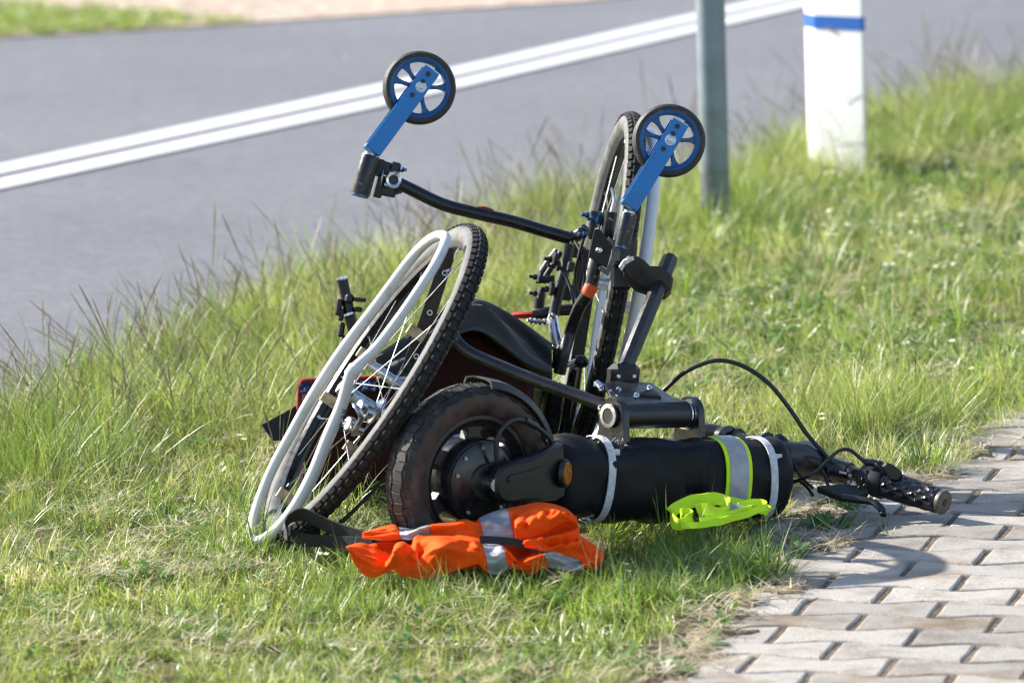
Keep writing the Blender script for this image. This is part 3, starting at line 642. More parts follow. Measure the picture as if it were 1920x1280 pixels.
fl = [(490, 796, 9.46), (561, 757, 9.50), (575, 790, 9.50), (540, 826, 9.48), (511, 826, 9.46)]
MB().prism(PP(fl), F*0.004, 0.001).build('calf_flap', M_FABRIC, wc, 30)
tube('push_cane', [(846, 622, 9.36), (858, 642, 9.36), (880, 660, 9.35), (915, 677, 9.33), (970, 700, 9.30), (1030, 723, 9.26), (1090, 744, 9.22), (1150, 766, 9.17)], 0.0104, M_BLACK)
pale = tube('side_tube', [(1013, 728, 9.66), (1009, 760, 9.67), (1003, 805, 9.68)], 0.0105, mat('pale_frame', (0.42, 0.45, 0.26), 0.4), 0)
tube('side_tube', [(1040, 726, 9.64), (1028, 790, 9.66), (1020, 835, 9.68)], 0.018, M_BLACK, 0)
tube('inner_strut', [(1078, 690, 9.66), (1062, 770, 9.68), (1052, 826, 9.68)], 0.008, M_CHIP, 0)

# ---- red cushion
cu = thing('seat_cushion', 'dark red carpeted seat cushion with blue patterned edge fallen under the wheelchair', 'cushion', (0, 9.55, 0))
poly = PP([(562, 716, 9.5), (640, 712, 9.5), (705, 710, 9.5), (790, 690, 9.5), (840, 610, 9.5), (905, 625, 9.5), (1003, 700, 9.5), (998, 800, 9.5), (990, 905, 9.5), (760, 918, 9.5), (556, 925, 9.5)])
MB().prism([p+F*0.05 for p in poly], F*0.10, 0.012).build('cover', M_RED, cu, 40)
tp = catmull(PP([(563, 716, 9.49), (600, 714, 9.49), (640, 712, 9.49), (705, 710, 9.49)]), 6)
MB().ribbon([p-U*0.011-F*0.004 for p in tp], U*0.018, 0.003).build('patterned_border', M_PATT, cu, 40)
MB().tube([P(559, 830, 9.492), P(560, 780, 9.492), P(562, 725, 9.49), P(568, 713, 9.49)]+[p+U*0.0015 for p in tp[2:]], 0.0042, 8).build('piping', M_REDP, cu, 60)
MB().lathe(P(990, 590, 9.78), Vector((0, 0.2, 1)), [(1e-4, .006), (0.026, .004), (0.03, 0), (0.026, -.005), (1e-4, -.006)], 24, False).build('red_pad', M_REDD, wc, 50)

# ================================================================== POWER ATTACHMENT (drive wheel, battery bag, handlebar)
pa = thing('power_attachment', 'black electric wheelchair drive unit with motor wheel, bagged battery and handlebar lying on the grass', 'drive unit', (0.1, 9.0, 0))
yw = math.radians(38); MA = Vector((math.sin(yw), -math.cos(yw), -0.02)).normalized(); MX = Vector((math.cos(yw), math.sin(yw), 0)); MZ = MX.cross(MA); MZ = -MZ if MZ.z < 0 else MZ
MC = P(879, 897, 8.90)
mw = part('motor_wheel', pa); s = px(1, 8.9)
Ro = 182*s; hw = 0.029; Ri = 122*s
prof = [(Ri, -hw*.62), (Ri+.006, -hw*.9), (Ro-0.022, -hw*1.02), (Ro-0.009, -hw*.93), (Ro-.003, -hw*.55), (Ro, 0), (Ro-.003, hw*.55), (Ro-0.009, hw*.93), (Ro-0.022, hw*1.02), (Ri+.006, hw*.9), (Ri, hw*.62)]
MB().lathe(MC, MA, prof, 80, x=MX).build('tyre', M_MSIDE, mw, 50)
tb = MB(); N = 58
for i in range(N):
    for s_ in (-1.25, -0.42, 0.42, 1.25):
        a = 2*PI*(i+(0.5 if abs(s_) < 1 else 0))/N; d = MX*math.cos(a)+MZ*math.sin(a); tg = MA.cross(d)
        tilt = s_*0.52; rad = (d*math.cos(tilt)+MA*math.sin(tilt)); wd = MA*math.cos(tilt)-d*math.sin(tilt)
        rr_ = {1.25: (Ro-0.0085, 0.0255), 0.42: (Ro-0.0016, 0.0105)}[abs(s_)]
        sk = tg*0.0071+wd*0.0018*(1 if i % 2 else -1)
        tb.box(MC+d*rr_[0]+MA*rr_[1]*(1 if s_ > 0 else -1), sk, wd*(0.0082 if abs(s_) < 1 else 0.0056), rad*0.0013, 0.14)
tb.build('tread', M_MTYRE, mw, 30)
MB().lathe(MC, MA, [(Ri+.003, -hw*.7), (Ri+.003, hw*.7), (Ri-.004, hw*.72), (Ri-.010, hw*.5), (Ri-.016, hw*.42), (Ri-.018, -hw*.42), (Ri-.010, -hw*.5), (Ri-.004, -hw*.72)], 72).build('rim', M_ANOD, mw, 35)
for i in range(6):
    a = 2*PI*i/6+0.45; d = MX*math.cos(a)+MZ*math.sin(a); tg = MA.cross(d)
    MB().prism([MC+d*.058+tg*.019, MC+d*.075+tg*.012, MC+d*(Ri-.015)+tg*.017, MC+d*(Ri-.015)-tg*.017, MC+d*.075-tg*.012, MC+d*.058-tg*.019], MA*0.020, 0.002).build('rim_spoke', M_PLAST, mw, 35)
cn = MB().lathe(MC, MA, [(1e-4, -.034), (.058, -.034), (.066, -.026), (.066, .022), (.063, .030), (.061, .030), (.060, .033), (.050, .038), (.030, .041), (.028, .046), (.016, .047), (1e-4, .047)], 48, False).build('motor_hub', M_BLACK, mw, 25)
for dg in (18, 90, 162, 234, 306, 130):
    a = math.radians(dg); d = MX*math.cos(a)+MZ*math.sin(a); bolt(mw, MC+d*0.0535+MA*0.0375, MA, 0.0034, 0.004, M_STEEL, 'hub_screw')
def wp(dx, dz, da): return MC+MX*dx+MZ*dz+MA*da
# swing arm
arm = [wp(.02+x, z, .062) for x, z in ((-.026, .0), (-.019, .021), (0, .030), (.05, .035), (.105, .046), (.112, .04), (.112, -.036), (.05, -.034), (0, -.031), (-.020, -.021))]
MB().prism(catmull(arm, 3, True), MA*0.026, 0.006).build('swing_arm', M_ANOD, pa, 40)
MB().prism(catmull([wp(.02+x, z, .076) for x, z in ((.0, .012), (.04, .016), (.07, .018), (.072, .010), (.03, .004), (-.002, .002))], 2, True), MA*0.003, 0.001).build('arm_ridge', M_ANOD, pa, 40)
MB().prism(catmull([wp(.02+x, z, -.062) for x, z in ((-.026, 0), (0, .028), (.105, .04), (.105, -.035), (0, -.028))], 3, True), MA*0.02, 0.004).build('swing_arm', M_ANOD, pa, 40)
MB().tube([wp(0, 0, .04), wp(0, 0, .07)], 0.011, 14).build('axle', M_STEEL, pa, 40)
rf = part('reflector', pa)
RC_ = wp(.128, .002, .077); RD = (MA*0.80+MX*0.52).normalized()
MB().disc(RC_, RD, 0.0225, 0.008, 28).build('housing', M_PLAST, rf, 40)
MB().disc(RC_+RD*0.003, RD, 0.0180, 0.006, 28).build('lens', M_AMBER, rf, 40)
# fender
Rf = Ro+0.010
fr = [(Rf-.016, -.042), (Rf-.003, -.037), (Rf, -.02), (Rf, .01), (Rf-.003, .026), (Rf-.014, .032), (Rf-.016, .029), (Rf-.006, .023), (Rf-.0025, .01), (Rf-.0025, -.02), (Rf-.006, -.034), (Rf-.018, -.04)]
xx = MX; yy = MA.cross(xx); sg = 1 if yy.z > 0 else -1
mb = MB().lathe(MC, MA, fr, 30, True, sg*math.radians(16), sg*math.radians(80), x=MX); mb.build('mudguard', M_PLAST, pa, 50)
# motor cable
MB().tube(catmull([wp(.018, .02, .05), wp(.012, .055, .055), wp(.022, .082, .056), wp(.055, .092, .05), wp(.09, .080, .045), wp(.115, .062, .045), wp(.132, .045, .04)], 5), 0.0038, 8).build('motor_cable', M_PLAST, pa, 60)
MB().tube([wp(.075, .088, .0475), wp(.10, .074, .045)], 0.0055, 10).build('cable_plug', M_PLAST, pa, 60)

# battery bag
b0, b1 = P(1012, 893, 8.985), P(1470, 893, 9.19); BD = (b1-b0).normalized(); BH = Vector((0, 0, 1)); BS = BD.cross(BH).normalized(); BH = BS.cross(BD)
Lb = (b1-b0).length; nb, na = 44, 40; vs, fs = [], []
for i in range(nb+1):
    t = i/nb
    env = min(1, (min(t, 1-t)*Lb/0.03+0.06)); env = math.sqrt(max(0, 1-(1-env)**2))
    r0 = 0.0625*(1-0.05*t)
    for k in range(na):
        a = 2*PI*k/na; ca_, sa = math.cos(a), math.sin(a)
        sq = (abs(ca_)**3.0+abs(sa)**3.0)**(-1/3.0)
        rr_ = r0*(0.55*sq+0.45)*env
        c = b0+BD*(Lb*t)
        nz_ = mnoise.noise(Vector((t*9, ca_*1.6, sa*1.6)))*0.0075 + mnoise.noise(Vector((t*30, ca_*4, sa*4+3)))*0.0014
        for tt in (0.20, 0.87): nz_ -= 0.0035*math.exp(-((t-tt)*Lb/0.012)**2)
        vs.append(c+BS*ca_*(rr_+nz_*env)*0.94+BH*sa*(rr_+nz_*env)*1.06 - BH*0.006*math.sin(PI*t))
for i in range(nb):
    for k in range(na): fs.append((i*na+k, i*na+(k+1) % na, i*na+na+(k+1) % na, i*na+na+k))
fs += [tuple(range(na))[::-1], tuple(range(nb*na, nb*na+na))]
mb = MB(); mb.add(vs, fs); bagm = mb.build('battery_bag', M_BAG, pa, 60)
def ring(t, rad, w, name, m, a0=-1.7, a1=1.9, lean=0.0):
    pts = []; 
    for k in range(25):
        a = a0+(a1-a0)*k/24; ca_, sa = math.cos(a), math.sin(a); sq = (abs(ca_)**3.0+abs(sa)**3.0)**(-1/3.0)
        rr_ = rad*(0.55*sq+0.45)
        pts.append(b0+BD*(Lb*t+lean*sa)+BS*ca_*rr_*0.94+BH*sa*rr_*1.06-BH*0.006*math.sin(PI*t))
    return MB().ribbon(pts, BD*w, 0.002).build(name, m, pa, 50)
if BS.dot(F) > 0: BS = -BS
ring(0.215, 0.0635, 0.0125, 'velcro_strap', M_VELCRO, -1.9, 2.0, 0.004)
ring(0.885, 0.0612, 0.0125, 'velcro_strap', M_VELCRO, -1.9, 2.0, -0.004)
for t, z in ((0.235, 0.045), (0.90, 0.038)):
    MB().box(b0+BD*(Lb*t)+BS*0.047+BH*z, BD*0.009, BS*0.0015, BH*0.0045, 0.2).build('strap_tail', M_VELCRO, pa, 30)
MB().tube(catmull(PP([(1120, 955, 8.99), (1110, 966, 8.985), (1098, 968, 8.985), (1105, 975, 8.985)]), 4), [0.002]*10+[0.006]*3, 8, flat=.5).build('strap_knot', M_VELCRO, pa, 50)
# box lid, bag opening, ragged edge
lidc = P(1250, 838, 9.10)
MB().box(lidc, BD*0.070, BS*0.030, BH*0.010, 0.1).build('battery_lid', M_GREYTOP, pa, 30)
rows = []
for j in range(5):
    t = j/4; rows.append([P(1165+(165*i/10), 838+3*math.sin(i*1.3)+(88)*t, 9.012+0.045*i/10-0.004*math.sin(PI*t)) for i in range(11)])
MB().grid(rows).build('bag_flap', M_BAG, pa, 60, solid=0.002)
rows = []
for j in range(5):
    t = j/4; rows.append([P(1072+(98*i/8), 838-10*math.sin(PI*i/8)+(70)*t+10*(1-i/8), 9.0+0.04*i/8-0.006*t) for i in range(9)])
MB().grid(rows).build('bag_flap', M_BAG, pa, 60, solid=0.002)
mb = MB()
rr = random.Random(5)
for k in range(26):
    p = P(1085+rr.uniform(0, 90), 833+rr.uniform(-8, 8), 9.02); q = p+Vector((rr.uniform(-1, 1), rr.uniform(-.4, .4), rr.uniform(-.6, .9)))*0.008
    mb.tube([p, p.lerp(q, .5)+Vector((0, 0, .001)), q], 0.0005, 4)
mb.build('frayed_thread', M_VELCRO, pa, 40)

# mount : flanges, horizontal bar, plate, hex post, clamp
cA, cB = P(1150, 779, 9.06), P(1296, 776, 9.16); CD = (cB-cA).normalized(); CS = CD.cross(Vector((0, 0, 1))).normalized(); CS = -CS if CS.y > 0 else CS
CH = CD.cross(CS); CH = -CH if CH.z < 0 else CH
MB().tube([cA+CD*.012, cB-CD*.012], 0.0212, 28).build('mount_bar', M_ANOD, pa, 50)
def flange(c, hw_, drop, nm='flange_plate'):
    pl = [c+CS*hw_*math.cos(a)+CH*hw_*math.sin(a) for a in [PI*k/10 for k in range(11)]]
    pl += [c-CS*hw_*1.1-CH*drop, c+CS*hw_*1.25-CH*drop]
    return MB().prism(pl, CD*0.013, 0.0015).build(nm, M_BLACK, pa, 35)
flange(cA+CD*.002, 0.030, 0.056); flange(cB-CD*.002, 0.029, 0.060)
for c, d in ((cA, -1), (cA, 1), (cB, -1)):
    MB().lathe(c+CD*d*0.0095, CD*d, [(0.0125, -.002), (0.019 if d < 0 and c is cA else 0.0245, -.002), (0.019 if d < 0 and c is cA else 0.0245, .002), (0.0125, .0025)], 30).build('steel_ring', M_CHROME, pa, 40)
MB().disc(cA-CD*0.0095, CD, 0.0122, 0.003, 24).build('ring_bore', M_PLAST, pa, 40)
MB().lathe(cB-CD*0.016, CD, [(0.0205, -.0012), (0.0232, -.0012), (0.0232, .0012), (0.0205, .0012)], 30).build('steel_ring', M_CHROME, pa, 40)
pl = PP([(1133, 722, 9.20), (1165, 716, 9.24), (1222, 722, 9.24), (1262, 748, 9.17), (1290, 757, 9.14), (1168, 762, 9.07), (1146, 750, 9.10)])
MB().prism(pl, Vector((0, -0.1, 1)).normalized()*0.008, 0.001).build('mount_plate', M_ANOD, pa, 30)
MB().prism(PP([(1196, 744, 9.135), (1212, 737, 9.15), (1226, 736, 9.16), (1240, 748, 9.14)]), Vector((0, -0.1, 1))*0.010, 0).build('plate_slot', M_PLAST, pa, 30)
for x, y, Y in ((1118, 722, 9.22), (1128, 730, 9.2), (1146, 738, 9.16), (1157, 748, 9.13), (1143, 753, 9.12), (1218, 729, 9.2), (1194, 743, 9.13), (1160, 733, 9.17), (1128, 776, 9.1), (1126, 766, 9.1)):
    bolt(pa, P(x, y-1, Y-.01), Vector((-.3, -.5, 1)), 0.0052, 0.007, M_CHROME)
MB().tube(PP([(1118, 716, 9.21), (1130, 728, 9.2)]), [0.005, 0.007], 10).build('link_rod', M_CHROME, pa, 40)
MB().tube(PP([(1131, 790, 9.14), (1110, 840, 9.12)]), 0.007, 10, flat=.6).build('link_rod', M_STEEL, pa, 40)
bc = P(1168, 705, 9.26); b_x = (R*0.97+F*0.25).normalized(); b_y = (F-R*0.25).normalized()
blk = MB().box(bc, b_x*px(28), b_y*0.022, Vector((0.12, 0, 1)).normalized()*px(24), 0.22).build('base_block', M_PLAST, pa, 35)
for dx_ in (-15, 15): bolt(blk, bc+b_x*px(dx_)-b_y*0.022, -b_y, 0.0032, 0.003, M_STEEL, 'block_screw')
hx = PP([(1172, 690, 9.27), (1257, 484, 9.50)]); hd = (hx[1]-hx[0]).normalized()
MB().tube([hx[0], hx[0].lerp(hx[1], .16), hx[0].lerp(hx[1], .165), hx[0].lerp(hx[1], .985), hx[1]], [0.0128, 0.0128, 0.0133, 0.0133, 0.012], 8, up=R-F*.55).build('clamp_post', M_ANOD, pa, 20)
# clamp arm
ca_pts = [(1166, 494), (1178, 485), (1196, 486), (1208, 493), (1218, 504), (1238, 505), (1258, 520), (1262, 528), (1258, 546), (1247, 556), (1232, 556), (1205, 545), (1192, 541), (1170, 518)]
MB().prism(PP([(x, y, 9.452) for x, y in ca_pts]), (F*0.9-U*0.25)*0.044, 0.003).build('clamp_arm', M_PLAST, pa, 35)
MB().prism(PP([(1160, 500, 9.452), (1168, 488, 9.452), (1186, 481, 9.452), (1189, 487, 9.452), (1172, 497, 9.452), (1166, 508, 9.452)]), F*0.046, 0.001).build('clamp_shim', M_SCRATCH, pa, 30)
kb = MB().box(P(1171, 470, 9.505), (R+F*.2).normalized()*px(20), (F-R*.2).normalized()*0.022, img(-.08, 1).normalized()*px(26), 0.15).build('clamp_block', M_PLAST, pa, 30)
MB().box(P(1165, 520, 9.52), R*px(20), F*0.018, U*px(24), 0.15).build('clamp_block', M_PLAST, pa, 30)
for x in (1155, 1166, 1177): MB().lathe(P(x, 449, 9.487), U, [(0.002, 0), (0.0046, 0), (0.0046, .003), (0.002, .003)], 14).build('knurled_screw', M_STEEL, kb, 40)
MB().prism(PP([(1115, 428, 9.49), (1122, 428, 9.485), (1150, 457, 9.48), (1138, 503, 9.48), (1103, 482, 9.49)]), F*0.006, 0.001).build('bracket_plate', M_ANOD, pa, 30)
bolt(pa, P(1123, 469, 9.48), -F+R*.4, 0.005, 0.012, M_STEEL)
MB().prism(PP([(1141, 443, 9.475), (1157, 457, 9.47), (1156, 486, 9.47), (1140, 518, 9.47), (1122, 505, 9.475), (1125, 499, 9.475), (1137, 506, 9.472), (1149, 480, 9.47), (1150, 461, 9.47), (1139, 449, 9.475)]), F*0.010, 0.0012).build('bracket_edge', M_PLATE, pa, 30)

# handlebar
hb = part('handlebar', pa)
H0, HC, H1 = P(1768, 941, 9.11), P(1490, 852, 9.30), P(1310, 814, 9.52)
HD = (HC-H0).normalized(); hxv, hyv = perp(HD)
MB().tube([H0+HD*.01, H0.lerp(HC, .5), HC, HC.lerp(H1, .5), H1], 0.0112, 16).build('bar', M_ANOD, hb, 50)
g0, g1 = H0+HD*0.004, P(1660, 906, 9.185)
vs, fs = [], []; ng_, na = 90, 60; Lg = (g1-g0).length
for i in range(ng_+1):
    t = i/ng_
    for k in range(na):
        a = 2*PI*k/na
        dmd = abs(math.sin(a*5+t*13))*abs(math.sin(a*5-t*13))
        r_ = 0.0180+0.0026*t+0.0030*(1-dmd**0.6)*(1 if 0.05 < t < 0.93 else 0)
        vs.append(g0+HD*(Lg*t)+(hxv*math.cos(a)+hyv*math.sin(a))*r_)
for i in range(ng_):
    for k in range(na): fs.append((i*na+k, i*na+(k+1) % na, (i+1)*na+(k+1) % na, (i+1)*na+k))
mb = MB(); mb.add(vs, fs); mb.build('grip', M_BLACK, hb, 25)
cap = MB().lathe(H0, -HD, [(1e-4, -.005), (.0185, -.005), (.0195, -.003), (.0195, .002), (.018, .004), (.006, .004), (.0045, .001), (1e-4, .001)], 28, False).build('grip_cap', M_BRONZE, hb, 35)
MB().disc(H0-HD*0.0035, HD, 0.0048, 0.002, 14).build('cap_bore', M_PLAST, cap, 40)
MB().lathe(g1+HD*0.006, HD, [(.012, -.008), (.024, -.008), (.026, -.005), (.026, .012), (.022, .016), (.012, .016)], 28).build('throttle_collar', M_PLAST, hb, 40)
MB().lathe(g1+HD*0.032, HD, [(.011, -.012), (.0205, -.012), (.0215, -.008), (.0215, .010), (.018, .014), (.011, .014)], 24).build('throttle_body', M_PLAST, hb, 40)
MB().prism(PP([(1653, 873, 9.16), (1660, 866, 9.16), (1674, 870, 9.16), (1690, 883, 9.16), (1692, 890, 9.16), (1684, 901, 9.16), (1668, 900, 9.16)]), F*0.026, 0.003).build('shifter_body', M_ANOD, hb, 30)
MB().tube(catmull(PP([(1622, 866, 9.19), (1640, 868, 9.185), (1652, 876, 9.18), (1656, 892, 9.18), (1652, 910, 9.18)]), 4), [0.006]*6+[0.0085]*6+[0.011]*5, 12).build('shifter_arm', M_ANOD, hb, 50)
# brake lever
MB().prism(PP([(1532, 917, 9.17), (1575, 913, 9.18), (1612, 915, 9.17), (1628, 925, 9.16), (1606, 935, 9.15), (1580, 936, 9.15)]), Vector((0, -.2, 1)).normalized()*0.012, 0.002).build('brake_bracket', M_ANOD, hb, 30)
MB().tube(catmull(PP([(1580, 932, 9.14), (1608, 936, 9.13), (1634, 940, 9.12), (1647, 948, 9.11), (1655, 958, 9.105), (1656, 966, 9.10)]), 4), [0.0085]*8+[0.0075]*8+[0.006]*5, 12, flat=.7).build('brake_lever', M_ANOD, hb, 50)
for x, y, Y in ((1618, 898, 9.18), (1612, 914, 9.16), (1622, 910, 9.16), (1594, 892, 9.2), (1592, 904, 9.2), (1476, 866, 9.27), (1627, 903, 9.17)):
    bolt(hb, P(x, y, Y-.015), -F+U*.4, 0.0032, 0.006, M_STEEL if x < 1600 else M_ANOD)
# stem and centre clutter
MB().tube(PP([(1535, 876, 9.27), (1565, 882, 9.25), (1566, 882, 9.25), (1592, 889, 9.235)]), [0.0205, 0.0205, 0.0195, 0.0195], 22).build('stem_tube', M_BLACK, hb, 30)
MB().prism(PP([(1574, 882, 9.222), (1588, 885, 9.216), (1587, 889, 9.216), (1573, 886, 9.222)]), -F*0.001).build('white_mark', M_WHITE, hb, 0)
MB().tube(PP([(1462, 856, 9.22), (1500, 862, 9.25), (1540, 876, 9.27)]), [0.026, 0.030, 0.023], 14).build('stem_clamp', M_PLAST, hb, 40)
MB().tube(PP([(1500, 845, 9.30), (1528, 858, 9.29)]), [0.015, 0.018], 12).build('stem_clamp', M_ANOD, hb, 40)
MB().prism(PP([(1596, 876, 9.22), (1625, 880, 9.2), (1630, 892, 9.2), (1612, 900, 9.2), (1594, 893, 9.22)]), F*0.03, 0.004).build('switch_pod', M_PLAST, hb, 35)
dsp = part('display', hb) if False else None
dc = P(1519, 841, 9.30); da = (U*0.85-F*0.35+R*0.25).normalized()
MB().lathe(dc, da, [(1e-4, -.010), (.020, -.010), (.0235, -.006), (.0245, 0), (.022, .004), (.017, .0055), (1e-4, .006)], 30, False).build('display', M_PLAST, hb, 45)
MB().lathe(P(1464, 831, 9.24), (U*0.7+R*0.6).normalized(), [(1e-4, -.014), (.013, -.012), (.016, -.004), (.0165, .006), (.012, .012), (1e-4, .013)], 20, False).build('bell', M_BLACK, hb, 45)
MB().tube(PP([(1305, 808, 9.50), (1345, 816, 9.46), (1385, 822, 9.42)]), [0.0165, 0.0175, 0.017], 20).build('grip', M_PLAST, hb, 50)
MB().lathe(P(1362, 822, 9.42), (P(1385, 822, 9.40)-P(1305, 808, 9.5)), [(.012, -.008), (.021, -.008), (.022, .006), (.012, .008)], 20).build('grip_flange', M_BLACK, hb, 40)
MB().tube(PP([(1385, 826, 9.40), (1415, 830, 9.36), (1440, 826, 9.3)]), [0.013, 0.012, 0.014], 14).build('bar_end', M_PLAST, hb, 50)
def cable(pts, r=0.0033, m=M_PLAST, nm='cable'): return MB().tube(catmull(PP(pts), 6), r, 8).build(nm, m, pa, 60)
cable([(1190, 785, 9.3), (1222, 752, 9.3), (1250, 727, 9.3), (1285, 697, 9.28), (1330, 678, 9.28), (1365, 677, 9.28), (1405, 692, 9.28), (1445, 722, 9.27), (1480, 765, 9.27), (1512, 812, 9.26), (1545, 850, 9.25), (1560, 866, 9.24), (1585, 878, 9.23), (1606, 886, 9.21)], 0.0037, nm='brake_cable')
cable([(1622, 866, 9.19), (1598, 846, 9.19), (1585, 842, 9.19), (1572, 845, 9.19), (1555, 860, 9.18), (1535, 880, 9.18), (1510, 895, 9.18), (1480, 905, 9.2), (1465, 908, 9.22)], 0.0031, nm='shift_cable')
cable([(1470, 845, 9.22), (1488, 868, 9.2), (1503, 895, 9.19), (1525, 915, 9.18)], 0.0026)
cable([(1535, 872, 9.22), (1546, 890, 9.21), (1552, 908, 9.2), (1560, 918, 9.19)], 0.0028)
cable([(1466, 850, 9.23), (1490, 858, 9.22), (1520, 856, 9.22), (1540, 862, 9.22)], 0.0026)
cable([(1466, 886, 9.2), (1490, 880, 9.2), (1515, 868, 9.2)], 0.003)
cable([(1470, 915, 9.2), (1495, 902, 9.2), (1512, 912, 9.19), (1524, 928, 9.17)], 0.0026)

# ================================================================== SAFETY VEST
vest = thing('safety_vest', 'crumpled orange high visibility vest with grey reflective stripes lying on the grass', 'vest', (0, 8.75, 0))
Z = lambda x, y: (620+x/3.43, 900+y/3.43)
def vgrid(top, bot, Yt, Yb, nu, nv, bulge, seed, folds):
    T = catmull([Vector((x, y, 0)) for x, y in top], 8); B = catmull([Vector((x, y, 0)) for x, y in bot], 8)
    def samp(C, t):
        f_ = t*(len(C)-1); i = min(int(f_), len(C)-2); return C[i].lerp(C[i+1], f_-i)
    rows = []
    for j in range(nv+1):
        v = j/nv; row = []
        for i in range(nu+1):
            u_ = i/nu; a = samp(T, u_); b_ = samp(B, u_); X = a.x+(b_.x-a.x)*v; Yp = a.y+(b_.y-a.y)*v
            dep = Yt+(Yb-Yt)*v - bulge*math.sin(PI*v)
            x_, y_ = Z(X, Yp)
            w_ = math.sin(PI*min(1, v*1.15))
            d = sum(am*math.sin(fu*u_*2*PI+fv*v*2*PI+ph) for am, fu, fv, ph in folds)*w_
            d += mnoise.noise(Vector((u_*7+seed, v*4, seed)))*0.006*w_ + mnoise.noise(Vector((u_*18+seed, v*9, seed)))*0.0025*w_
            rn1 = 1-abs(2*mnoise.noise(Vector((u_*9+seed*3+v*2.2, v*2.5-u_*1.5, seed+4)))); rn2 = 1-abs(2*mnoise.noise(Vector((u_*5-v*2, v*3.5+u_*3, seed+9))))
            tri = lambda q: abs((q % 1.0)*2-1)
            d += (0.011*tri(u_*4.3+v*0.7+seed*.37)*(0.5+mnoise.noise(Vector((u_*3, v*2, seed))))+0.007*tri(u_*7.1-v*1.3+seed*.21)*(0.5+mnoise.noise(Vector((u_*4, v*2, seed+5)))))*w_
            d += (max(0, rn1-.45)*0.013+max(0, rn2-.5)*0.016)*w_
            row.append(P(x_, y_, dep) - F*d + U*d*0.35)
        rows.append(row)
    return rows
def vsplit(rows, strips, solid=0.0018):
    nu = len(rows[0])-1; cols = []
    for i in range(nu):
        uc = (i+.5)/nu; cols.append(any(a <= uc <= b_ for a, b_, sk in strips))
    i = 0
    while i < nu:                                # one mesh for each run of cloth or stripe
        k = i
        while k < nu and cols[k] == cols[i]: k += 1
        MB().grid([r[i:k+1] for r in rows]).build('reflective_stripe' if cols[i] else 'fabric', M_REFL if cols[i] else M_ORANGE, vest, 75, solid=solid, sub=1)
        i = k
# back pile
rows = vgrid([(205, 350), (290, 312), (400, 285), (450, 305), (560, 296), (640, 300), (760, 275), (860, 250), (930, 268), (960, 240), (1040, 205), (1130, 182), (1240, 160), (1330, 142), (1430, 152), (1520, 185), (1572, 235)],
             [(205, 370), (330, 385), (440, 378), (520, 382), (640, 360), (760, 358), (870, 365), (980, 380), (1080, 384), (1190, 390), (1280, 384), (1380, 366), (1480, 338), (1590, 300)],
             8.81, 8.735, 84, 18, 0.012, 1.0, ((0.006, 3, .5, 0), (0.008, 1.3, 1.0, 2), (0.004, 6, 0.5, 1)))
vsplit(rows, ((0.172, 0.315, 0.0), (0.548, 0.695, 0.0)))
# top folds rolled over on the right
rows = vgrid([(1180, 250), (1250, 205), (1330, 178), (1420, 172), (1500, 195), (1560, 240), (1592, 300)],
             [(1190, 385), (1280, 372), (1370, 340), (1440, 300), (1500, 268), (1545, 262), (1575, 280)], 8.755, 8.715, 40, 14, 0.016, 4.0, ((0.006, 1.5, .6, 1),))
vsplit(rows, ())
rows = vgrid([(1190, 385), (1300, 375), (1400, 350), (1500, 322), (1592, 300), (1600, 350), (1700, 415), (1762, 490)],
             [(1260, 440), (1330, 450), (1420, 462), (1500, 480), (1580, 500), (1640, 530), (1690, 590), (1735, 560)], 8.735, 8.70, 60, 16, 0.010, 5.0, ((0.008, 2, 1.6, .5), (0.006, 1, 2.6, 0)))
vsplit(rows, ())
# front layer
rows = vgrid([(95, 430), (200, 402), (300, 440), (385, 470), (420, 410), (470, 395), (520, 420), (545, 358), (640, 348), (760, 350), (870, 358), (960, 378), (1060, 410), (1130, 440), (1200, 508), (1260, 490), (1370, 455), (1470, 470), (1590, 500), (1700, 530)],
             [(135, 500), (190, 590), (260, 625), (330, 610), (400, 575), (450, 615), (530, 630), (610, 640), (690, 615), (780, 590), (880, 560), (950, 540), (1000, 590), (1090, 610), (1150, 560), (1220, 575), (1300, 605), (1370, 560), (1480, 575), (1590, 585), (1640, 560), (1700, 600)],
             8.73, 8.69, 110, 20, 0.014, 2.0, ((0.010, 5, .4, 0), (0.006, 9, .5, 1.2), (0.004, 3, 1.1, 2)))
vsplit(rows, ((0.578, 0.668, 0.0), (0.83, 0.945, 0.0)))
# underside layer filling the heap
rows = vgrid([(130, 440), (400, 380), (700, 350), (1000, 370), (1300, 380), (1560, 380), (1700, 470)], [(210, 570), (450, 590), (700, 590), (1000, 560), (1300, 550), (1500, 560), (1660, 560)], 8.79, 8.73, 40, 8, -0.01, 7.0, ((0.01, 4, .5, 0),))
vsplit(rows, ())
MB().ribbon(catmull(PP([(*Z(960, 380), 8.71), (*Z(1080, 386), 8.705), (*Z(1180, 396), 8.70), (*Z(1280, 425), 8.70), (*Z(1330, 455), 8.70)]), 4), U*0.012, 0.002).build('dark_binding', M_STRAP, vest, 40)

